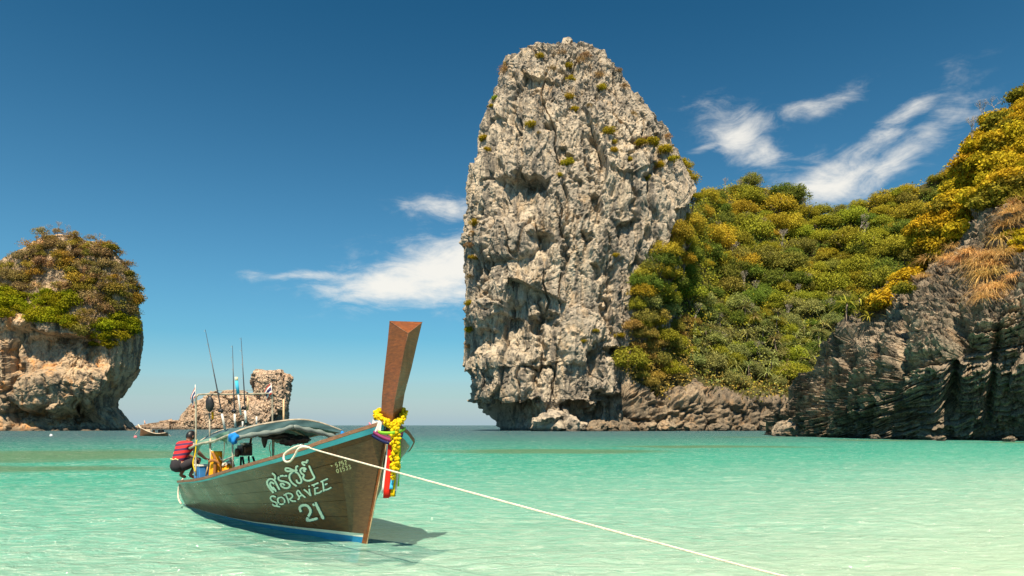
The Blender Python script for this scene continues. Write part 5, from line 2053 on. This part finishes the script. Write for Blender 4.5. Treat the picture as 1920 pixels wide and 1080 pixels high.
tag(tube('coiled_rope', curve_pts(pts, 210), 0.011, M_rope, None, 6), 'tangle of white rope heaped behind the gunwale below the engine', 'rope')

# ---- fishing rods, tube, flags, float
M_rod = plain_material('black_rod', (0.03, 0.03, 0.035), 0.4, 0.2, 6.0, 0.5)
M_grip = plain_material('white_grip', (0.62, 0.60, 0.54), 0.6, 0.2, 6.0)


def rod(label, tip, mid, butt, Y):
    e = tag(empty('fishing_rod', at(butt[0], butt[1], Y)), label, 'fishing rod', None)
    T_, M_, B_ = at(tip[0], tip[1], Y + 0.1), at(mid[0], mid[1], Y), at(butt[0], butt[1], Y)
    tube('blank', [B_, M_, T_], 0, M_rod, e, 7, [0.014, 0.012, 0.004])
    g0 = B_.lerp(M_, 0.02)
    tube('grip', [g0, B_.lerp(M_, 0.42)], 0.022, M_grip, e, 8)
    tube('reel', [B_.lerp(M_, 0.5) - Vector((.05, 0, 0)), B_.lerp(M_, 0.5) + Vector((0.03, 0, 0))], 0.035, M_black, e, 10)
    for f in (0.02, 0.25, 0.5, 0.75, 0.97):
        c = M_.lerp(T_, f)
        tube('line_guide', [c + Vector((-0.012, -0.006, 0)), c + Vector((-0.03, -0.006, 0.004)), c + Vector((-0.012, -.006, .02))], 0.004, M_grip, e, 5)


rod('longest fishing rod leaning outward near the person', (385, 618), (408, 734), (422, 806), 12.75)
rod('slim upright fishing rod between the blue tube and the float', (436, 648), (438.5, 740), (441, 802), 13.0)
rod('upright fishing rod next to the blue tube', (452, 633), (458, 736), (461, 794), 13.05)
e = tag(empty('marker_pole', at(451, 778, 12.9)), 'white pole with a blue sleeve and a yellow cap tied to the arch', 'pole')
tube('pole', [at(446, 734, 12.9), at(451.5, 778, 12.9)], 0.018, M_grip, e, 8)
tube('sleeve', [at(443.5, 714, 12.9), at(446.5, 738, 12.9)], 0.030, M_sky, e, 10)
tube('cap', [at(443, 707, 12.9), at(443.6, 714.5, 12.9)], 0.028, plain_material('pale_yellow_cap', (0.75, 0.66, 0.38), 0.6), e, 10)
tag(tube('wooden_gaff', [at(464.5, 743, 13.0), at(465, 756, 13.0), at(464, 769, 13.0)], 0, M_edge, None, 8, [0.012, 0.022, 0.02]), 'short pale wooden handle hanging from the arch bar', 'handle')
for x0, y0, y1, lb in ((455, 790, 800, 'short white tube standing on the canopy beside the rods'), (481, 781, 792, 'thin pale stick standing on the canopy near the arch post')):
    tag(tube('stick', [at(x0, y0, 12.4), at(x0, y1 + 6, 12.4)], 0.016, M_grip, None, 7), lb, 'stick')
bmx = bmesh.new()
bmesh.ops.create_icosphere(bmx, subdivisions=3, radius=1.0)
c0 = at(393.5, 758, 12.8)
for v in bmx.verts:
    w_ = 1.0 if v.co.z > 0 else 1.0 - 0.35 * v.co.z ** 2
    k = 1 + 0.07 * math.sin(v.co.x * 9 + v.co.z * 7)
    v.co = c0 + Vector((v.co.x * 0.080 * w_ * k, v.co.y * 0.06 * k, v.co.z * 0.15))
FL = from_bm('hanging_bag', bmx, M_black, None, True)
tag(FL, 'black bag hanging from the arch bar above the canopy', 'bag')
tube('bag_tie', [at(388, 738.5, 12.78), at(393, 747, 12.8), at(399, 738.5, 12.82)], 0.014, M_black, FL, 6)
tag(tube('orange_float', [at(398.5, 772, 12.85), at(399, 786, 12.85)], 0.022, M_orange, None, 8), 'small orange float hanging beside the black bag', 'float')

M_flagred = cloth_material('flag_red', (0.50, 0.06, 0.045), 0.1, 0.8, 0.25)
M_flagblue = cloth_material('flag_blue', (0.03, 0.035, 0.16), 0.1, 0.8, 0.25)


def flag(label, staff0, staff1, corner, Y, fold):
    """a small tricolour of five bands drooping from a staff"""
    e = tag(empty('small_flag', at(*staff0, Y)), label, 'flag')
    tube('staff', [at(*staff0, Y), at(*staff1, Y)], 0.007, M_grip, e, 6)
    s0, s1 = at(*staff1, Y), at(*staff0, Y).lerp(at(*staff1, Y), 0.30)
    c_ = at(*corner, Y - 0.02)
    bands = [(0, 1 / 6, M_flagred), (1 / 6, 2 / 6, M_whitec), (2 / 6, 4 / 6, M_flagblue), (4 / 6, 5 / 6, M_whitec), (5 / 6, 1, M_flagred)]
    for f0, f1, m_ in bands:
        V, F = [], []
        for i in range(6):
            u = i / 5
            for f in (f0, f1):
                p = s0.lerp(s1, f) + (c_ - s0) * u * (1 - 0.25 * f)
                V.append(p + Vector((0, fold * math.sin(5 * u + 4 * f), 0.02 * math.sin(4 * u))))
        for i in range(5):
            F.append([2 * i, 2 * i + 1, 2 * i + 3, 2 * i + 2])
        mesh_obj('flag_band', V, F, m_, True, e)


flag('small drooping tricolour flag on the arch corner above the person', (367, 756), (366, 721), (358, 746), 12.6, 0.03)
flag('small tricolour flag on the far end of the arch bar', (511, 748), (508, 718), (496, 732), 13.5, 0.02)

# ---- gear behind the gunwale
OR = tag(empty('orange_canvas', at(402, 888, 11.95)), 'orange canvas roll propped upright inside the stern with a brown strap', 'canvas')
V_, F_ = [], []
nx, nz_ = 14, 12
for j in range(nz_ + 1):
    v = j / nz_
    for i in range(nx):
        th = 2 * math.pi * i / nx
        wx = (12.5 - 3.0 * v ** 3) * (1 + 0.06 * math.sin(5 * v + i))
        p = at(404 + wx * math.cos(th) + 3 * v, 898 - 52 * v, 11.95)
        p.y += 0.07 * math.sin(th)
        V_.append(p)
for j in range(nz_):
    for i in range(nx):
        a_, b_ = j * nx + i, j * nx + (i + 1) % nx
        F_.append([a_, b_, b_ + nx, a_ + nx])
F_.append([nz_ * nx + i for i in range(nx)])
mesh_obj('canvas_roll', V_, F_, M_orange, True, OR)
M_strap = cloth_material('brown_strap', (0.28, 0.12, 0.04), 0.2)
P_ = curve_pts([at(391, 866, 11.85), at(399, 863, 11.83), at(410, 868, 11.83), at(416, 886, 11.85)], 16)
strip('strap', P_, Vector((0, 0.2, 1)), 0.05, M_strap, OR, 0.006)
P_ = curve_pts([at(398, 848, 11.88), at(403, 862, 11.85), at(402, 892, 11.85)], 14)
strip('strap', P_, Vector((1, 0, 0)), 0.05, M_strap, OR, 0.006)
bmx = bmesh.new()
bmesh.ops.create_icosphere(bmx, subdivisions=3, radius=1.0)
c0 = at(428, 884, 11.75)
for v in bmx.verts:
    k = 1 + 0.16 * math.sin(v.co.x * 7) * math.cos(v.co.y * 6 + v.co.z * 5)
    v.co = c0 + Vector((v.co.x * 0.10 * k, v.co.y * 0.1 * k, v.co.z * 0.12 * k))
tag(from_bm('life_vest', bmx, M_orange, None, True), 'crumpled orange life vest lying under the white rope', 'life vest')
bmx = bmesh.new()
bmesh.ops.create_icosphere(bmx, subdivisions=3, radius=1.0)
c0 = at(432, 873, 11.85)
for v in bmx.verts:
    k = 1 + 0.2 * math.sin(v.co.x * 8 + 1) * math.cos(v.co.z * 7)
    v.co = c0 + Vector((v.co.x * 0.07 * k, v.co.y * 0.06 * k, v.co.z * 0.11 * k))
tag(from_bm('towel', bmx, M_salmon, None, True), 'salmon-pink towel bundled beside the white rope', 'towel')
CB = tag(empty('cool_box', at(379, 892, 12.6)), 'blue box with a white rim standing inside the stern', 'box')
X_, Y_, Z_ = FWD * 0.14, STB * 0.10, Vector((0, 0, 0.12))
c0 = at(379, 886, 12.7)
from_bm('box', box_mesh([c0 - X_ - Y_ - Z_, c0 + X_ - Y_ - Z_, c0 + X_ + Y_ - Z_, c0 - X_ + Y_ - Z_, c0 - X_ - Y_ + Z_, c0 + X_ - Y_ + Z_, c0 + X_ + Y_ + Z_, c0 - X_ + Y_ + Z_], 0.015), plain_material('blue_plastic', (0.05, 0.22, 0.50), 0.5), CB)
Z2 = Vector((0, 0, 0.015))
c1 = c0 + Z_ + Z2
X_, Y_ = X_ * 1.08, Y_ * 1.08
from_bm('lid', box_mesh([c1 - X_ - Y_ - Z2, c1 + X_ - Y_ - Z2, c1 + X_ + Y_ - Z2, c1 - X_ + Y_ - Z2, c1 - X_ - Y_ + Z2, c1 + X_ - Y_ + Z2, c1 + X_ + Y_ + Z2, c1 - X_ + Y_ + Z2], 0.008), M_white, CB)
tag(tube('oar', [at(386, 892, 12.45), at(394, 858, 12.5)], 0.016, M_edge, None, 7), 'pale wooden stick leaning beside the orange canvas', 'stick')
# things hanging under the canopy
bmx = bmesh.new()
bmesh.ops.create_cone(bmx, segments=14, radius1=0.01, radius2=0.055, depth=0.20, cap_ends=True)
bmesh.ops.subdivide_edges(bmx, edges=[e_ for e_ in bmx.edges if abs(e_.verts[0].co.z - e_.verts[1].co.z) > 0.1], cuts=4)
for v in bmx.verts:
    t = (v.co.z + 0.1) / 0.2
    s_ = 0.25 + 0.75 * math.sin(min(1, t * 1.25) * math.pi / 2)
    l_ = math.hypot(v.co.x, v.co.y)
    if l_ > 1e-5 and t < 0.999:
        f = 0.055 * s_ / l_
        v.co.x *= f
        v.co.y *= f * 0.7
    v.co += at(496, 829, 12.0)
tag(from_bm('hanging_pouch', bmx, M_black, None, True), 'black pointed pouch hanging from the middle of the canopy', 'pouch')
for i, (x, y, w_, h_2, lb) in enumerate(((541, 826, .16, .09, 'dark bundle of gear slung under the canopy above the rope loop'), (561, 824, .20, .07, 'dark folded net slung under the far side of the canopy'), (520, 818, .30, .06, 'dark rolled mat stowed under the canopy hoop'))):
    bmx = bmesh.new()
    bmesh.ops.create_icosphere(bmx, subdivisions=3, radius=1.0)
    c0 = at(x, y, 12.3)
    for v in bmx.verts:
        k = 1 + 0.3 * math.sin(v.co.x * 6 + i) * math.cos(v.co.z * 5 + v.co.y * 7 + i)
        v.co = c0 + Vector((v.co.x * w_ * k, v.co.y * 0.12 * k, v.co.z * h_2 * k))
    tag(from_bm('gear_bundle', bmx, M_engine, None, True), lb, 'bundle')

# ------------------------------------------------------------------ the person at the stern
FP = BP(7.12, 0.44, 0.60)
PF, PL = Vector((0.42, 0.907, 0)), Vector((-0.907, 0.42, 0))      # facing, and the person's left


def pj(f, l, z):
    return FP + PF * f + PL * l + Vector((0, 0, z))


def skinned(name, joints, edges, radii, root, mat, parent, sub=2):
    me_ = bpy.data.meshes.new(name)
    me_.from_pydata([tuple(j) for j in joints], edges, [])
    o = bpy.data.objects.new(name, me_)
    COL.objects.link(o)
    o.modifiers.new('skin', 'SKIN').use_smooth_shade = True
    for i, sv in enumerate(me_.skin_vertices[0].data):
        r = radii[i]
        sv.radius = r if isinstance(r, tuple) else (r, r)
        sv.use_root = i == root
    s_ = o.modifiers.new('smooth', 'SUBSURF')
    s_.levels = s_.render_levels = sub
    me_.materials.append(mat)
    if parent is not None:
        adopt(o, parent)
    return o


M_skin = plain_material('tanned_skin', (0.28, 0.13, 0.075), 0.6, 0.1, 4.0, 0.35)
M_hair = plain_material('black_hair', (0.012, 0.009, 0.008), 0.45, 0.3, 30.0, 0.4)
M_shirt = cloth_material('striped_shirt', (0.62, 0.030, 0.030), 0.1, 0.85, 0.0, ((0.085, 0.030, 0.075), 9.5))
M_shorts = cloth_material('dark_shorts', (0.035, 0.03, 0.035), 0.2)
PER = tag(empty('person', FP), 'person in a red and purple striped shirt crouching at the stern, back turned', 'person')
J = [pj(-.06, 0, .34), pj(-.02, 0, .48), pj(.06, 0, .62), pj(.13, 0, .73), pj(.17, 0, .80), pj(.20, 0, .86), pj(.23, 0, .93)]
E = [(0, 1), (1, 2), (2, 3), (3, 4), (4, 5), (5, 6)]
Rr = [.115, .115, .13, .125, .052, .05, .07]
for sgn in (1, -1):
    b = len(J)
    J += [pj(.13, .17 * sgn, .73), pj(.26, .24 * sgn, .55), pj(.46, .17 * sgn, .44), pj(.53, .15 * sgn, .42)]
    E += [(3, b), (b, b + 1), (b + 1, b + 2), (b + 2, b + 3)]
    Rr += [.062, .045, .030, .026]
    for k, (df, dl, dz) in enumerate(((.075, .03, -.03), (.09, .012, -.035), (.088, -.006, -.04), (.075, -.022, -.04), (.03, -.045 * 1, -.02))):
        J += [pj(.53 + df * .55, (.15 + dl) * sgn, .42 + dz * .4), pj(.53 + df, (.15 + dl) * sgn, .42 + dz)]
        c = len(J)
        E += [(b + 3, c - 2), (c - 2, c - 1)]
        Rr += [.010, .008]
    b = len(J)
    J += [pj(-.05, .10 * sgn, .32), pj(.34, .17 * sgn, .44), pj(.10, .14 * sgn, .09), pj(.24, .15 * sgn, .035)]
    E += [(0, b), (b, b + 1), (b + 1, b + 2), (b + 2, b + 3)]
    Rr += [.10, .062, .040, .034]
skinned('body', J, E, Rr, 0, M_skin, PER)
# clothes
J = [pj(-.075, 0, .33), pj(-.045, 0, .46), pj(.04, 0, .61), pj(.115, 0, .735), pj(.15, 0, .785)]
E = [(0, 1), (1, 2), (2, 3), (3, 4)]
Rr = [(.155, .125), (.165, .13), (.19, .145), (.18, .13), (.085, .075)]
for sgn in (1, -1):
    b = len(J)
    J += [pj(.12, .16 * sgn, .735), pj(.20, .215 * sgn, .62)]
    E += [(3, b), (b, b + 1)]
    Rr += [.085, .078]
skinned('shirt', J, E, Rr, 0, M_shirt, PER)
o = bpy.data.objects.new('shorts', tubes_mesh('shorts', [[(pj(-.08, 0, .17), .05), (pj(-.08, 0, .21), .125), (pj(-.08, 0, .29), .15), (pj(-.07, 0, .38), .14), (pj(-.06, 0, .43), .12)]] +
                         [[(pj(-.10, .09 * g_, .27), .10), (pj(.02, .12 * g_, .32), .112), (pj(.14, .15 * g_, .36), .098), (pj(.24, .165 * g_, .40), .086)] for g_ in (1, -1)], 14, M_shorts))
COL.objects.link(o)
adopt(o, PER)
bmx = bmesh.new()
bmesh.ops.create_uvsphere(bmx, u_segments=20, v_segments=14, radius=1.0)
HC = pj(.245, 0, .915)
up_, fw_ = (Vector((0, 0, 1)) * 0.92 + PF * 0.38).normalized(), (PF * 0.92 - Vector((0, 0, 1)) * 0.38).normalized()
for v in bmx.verts:
    x, y, z = v.co
    jaw = 1 - 0.22 * max(0, -z) * (1 if x > 0 else 0.4)
    nose = 0.022 * math.exp(-((y / 0.16) ** 2 + ((z + 0.15) / 0.22) ** 2)) if x > 0.5 else 0
    brow = -0.008 * math.exp(-(((abs(y) - 0.35) / 0.15) ** 2 + ((z - 0.05) / 0.12) ** 2)) if x > 0.4 else 0
    v.co = HC + fw_ * (x * 0.092 * jaw + nose + brow) + PL * (y * 0.074 * jaw) + up_ * (z * 0.110)
from_bm('head', bmx, M_skin, PER, True)
bmx = bmesh.new()
bmesh.ops.create_uvsphere(bmx, u_segments=20, v_segments=14, radius=1.0)
bmesh.ops.delete(bmx, geom=[v for v in bmx.verts if v.co.z < -0.45 or (v.co.z < 0.30 and v.co.x > 0.35)], context='VERTS')
for v in bmx.verts:
    x, y, z = v.co
    k = 1.12 + 0.06 * math.sin(13 * y + 9 * z) * math.cos(11 * x)
    v.co = HC + fw_ * (x * 0.095 * k) + PL * (y * 0.077 * k) + up_ * (z * 0.114 * k)
from_bm('hair', bmx, M_hair, PER, True)
for sgn in (1, -1):
    bmx = bmesh.new()
    bmesh.ops.create_icosphere(bmx, subdivisions=2, radius=1.0)
    for v in bmx.verts:
        v.co = HC + PL * (0.080 * sgn + v.co.y * 0.008) + fw_ * (v.co.x * 0.017 - 0.01) + up_ * (v.co.z * 0.028 - 0.01)
    from_bm('ear', bmx, M_skin, PER, True)
# the pale scribble of print low on the back
P_ = [FP - PF * (0.195 - 0.05 * abs(t)) + PL * (0.02 + 0.12 * t) + Vector((0, 0, .44 + 0.012 * math.sin(9 * t))) for t in np.linspace(-1, 1, 14)]
strip('shirt_print', P_, Vector((0, 0, 1)), [0.018 + 0.014 * (i % 2) for i in range(14)], cloth_material('pale_print', (0.75, 0.66, 0.30), 0.1), PER, 0.003)

# ------------------------------------------------------------------ the boat far off, buoys
D2 = 113.0
FB = tag(empty('distant_longtail_boat', at(288, 818, D2)), 'small brown longtail boat anchored far off by the low islet', 'boat')


def fb(px, py, dy=0.0):
    return at(px, py, D2 + dy)


def far_hull(side):
    V, F = [], []
    n = 15
    for i in range(n):
        t = i / (n - 1)
        px = 262 + 54 * t
        top_ = 802 + 11 * math.sin(math.pi * min(1, t * 1.25) * 0.62) - 2.5 * max(0, t - .8) * 5 * .5
        b_ = 0.85 * math.sin(math.pi * (0.06 + 0.9 * t)) ** 0.6
        bot = 818.6
        for k in range(5):
            f = k / 4
            V.append(fb(px + (1 - f) * 3 * (0.5 - t), top_ + (bot - top_) * f, side * b_ * (1 - 0.55 * f * f)))
    for i in range(n - 1):
        for k in range(4):
            F.append([i * 5 + k, i * 5 + k + 1, (i + 1) * 5 + k + 1, (i + 1) * 5 + k])
    return V, F


M_farwood = plain_material('far_boat_wood', (0.19, 0.095, 0.045), 0.6, 0.3, 1.0)
M_farpale = plain_material('far_boat_pale_trim', (0.62, 0.46, 0.32), 0.6, 0.2, 1.0)
for side in (-1, 1):
    V, F = far_hull(side)
    mesh_obj('hull', V, F, M_farwood, True, FB)
    n = 15
    tube('gunwale', [V[i * 5] for i in range(n)], 0.075, M_farpale, FB, 6)
mesh_obj('deck', [fb(264, 810, -.4), fb(264, 810, .4), fb(312, 813, .5), fb(312, 813, -.5)], [[0, 1, 2, 3]], M_farwood, False, FB)
tube('prow', [fb(269, 812), fb(264, 803), fb(259, 796)], 0, M_farpale, FB, 6, [0.14, 0.13, 0.10])
V, F = [], []
for i in range(9):
    t = i / 8
    for j in range(7):
        s_ = -1 + j / 3
        V.append(fb(282 + 31 * t, 801.5 - 1.2 * math.sin(math.pi * t) + 1.6 * s_ * s_, s_ * 0.85))
for i in range(8):
    for j in range(6):
        F.append([i * 7 + j, i * 7 + j + 1, (i + 1) * 7 + j + 1, (i + 1) * 7 + j])
M_farroof = plain_material('far_canopy', (0.16, 0.12, 0.09), 0.8, 0.3, 1.0)
mesh_obj('canopy', V, F, M_farroof, True, FB)
for px in (284, 293, 302, 311):
    for sd_ in (-.75, .75):
        tube('canopy_post', [fb(px, 803, sd_), fb(px, 813, sd_)], 0.035, M_farpale if px < 290 else M_dark, FB, 5)
from_bm('cargo', box_mesh([fb(x, y, d) for y in (813, 806) for x, d in ((296, -.5), (308, -.5), (308, .5), (296, .5))], 0.03), M_black, FB)
from_bm('bow_locker', box_mesh([fb(x, y, d) for y in (811, 805) for x, d in ((271, -.35), (282, -.35), (282, .35), (271, .35))], 0.03), M_farpale, FB)
from_bm('stern_locker', box_mesh([fb(x, y, d) for y in (812, 806.5) for x, d in ((286, -.4), (291, -.4), (291, .4), (286, .4))], 0.03), plain_material('far_orange', (0.48, 0.19, 0.07), 0.8), FB)
tube('flag_staff', [fb(270.5, 806), fb(270.5, 788)], 0.03, M_farpale, FB, 5)
strip('flag', [fb(270.6, 788.5), fb(271.6, 792), fb(272, 796)], Vector((1, 0, 0)), [0.05, 0.16, 0.18], M_salmon, FB, 0.01)
tube('propeller_shaft', [fb(313, 808), fb(318, 816), fb(322, 818.3)], 0.035, M_farpale, FB, 5)
tube('anchor_line', [fb(259, 806), fb(254, 813), fb(251, 817.4)], 0.025, M_farpale, FB, 5)


def buoy(label, px, py, r, mat):
    D_ = CAM_H * FPX / (py - HORIZON)
    e = tag(empty('buoy', at(px, py, D_)), label, 'buoy')
    bmx = bmesh.new()
    bmesh.ops.create_uvsphere(bmx, u_segments=16, v_segments=10, radius=r)
    for v in bmx.verts:
        v.co = Vector((v.co.x, v.co.y, v.co.z * (1.0 if v.co.z < 0 else 1.15))) + at(px, py, D_) + Vector((0, 0, r * 0.35))
    from_bm('float', bmx, mat, e, True)
    tube('ring', [at(px, py, D_) + Vector((0, 0, r * 1.4)), at(px, py, D_) + Vector((0, 0, r * 1.75))], r * 0.22, M_black, e, 8)


buoy('pink buoy floating beside the far boat', 254, 821, 0.22, plain_material('pink_plastic', (0.75, 0.20, 0.22), 0.5))
buoy('white buoy floating in front of the wooded rock', 96, 818, 0.24, plain_material('white_plastic', (0.75, 0.75, 0.72), 0.5))
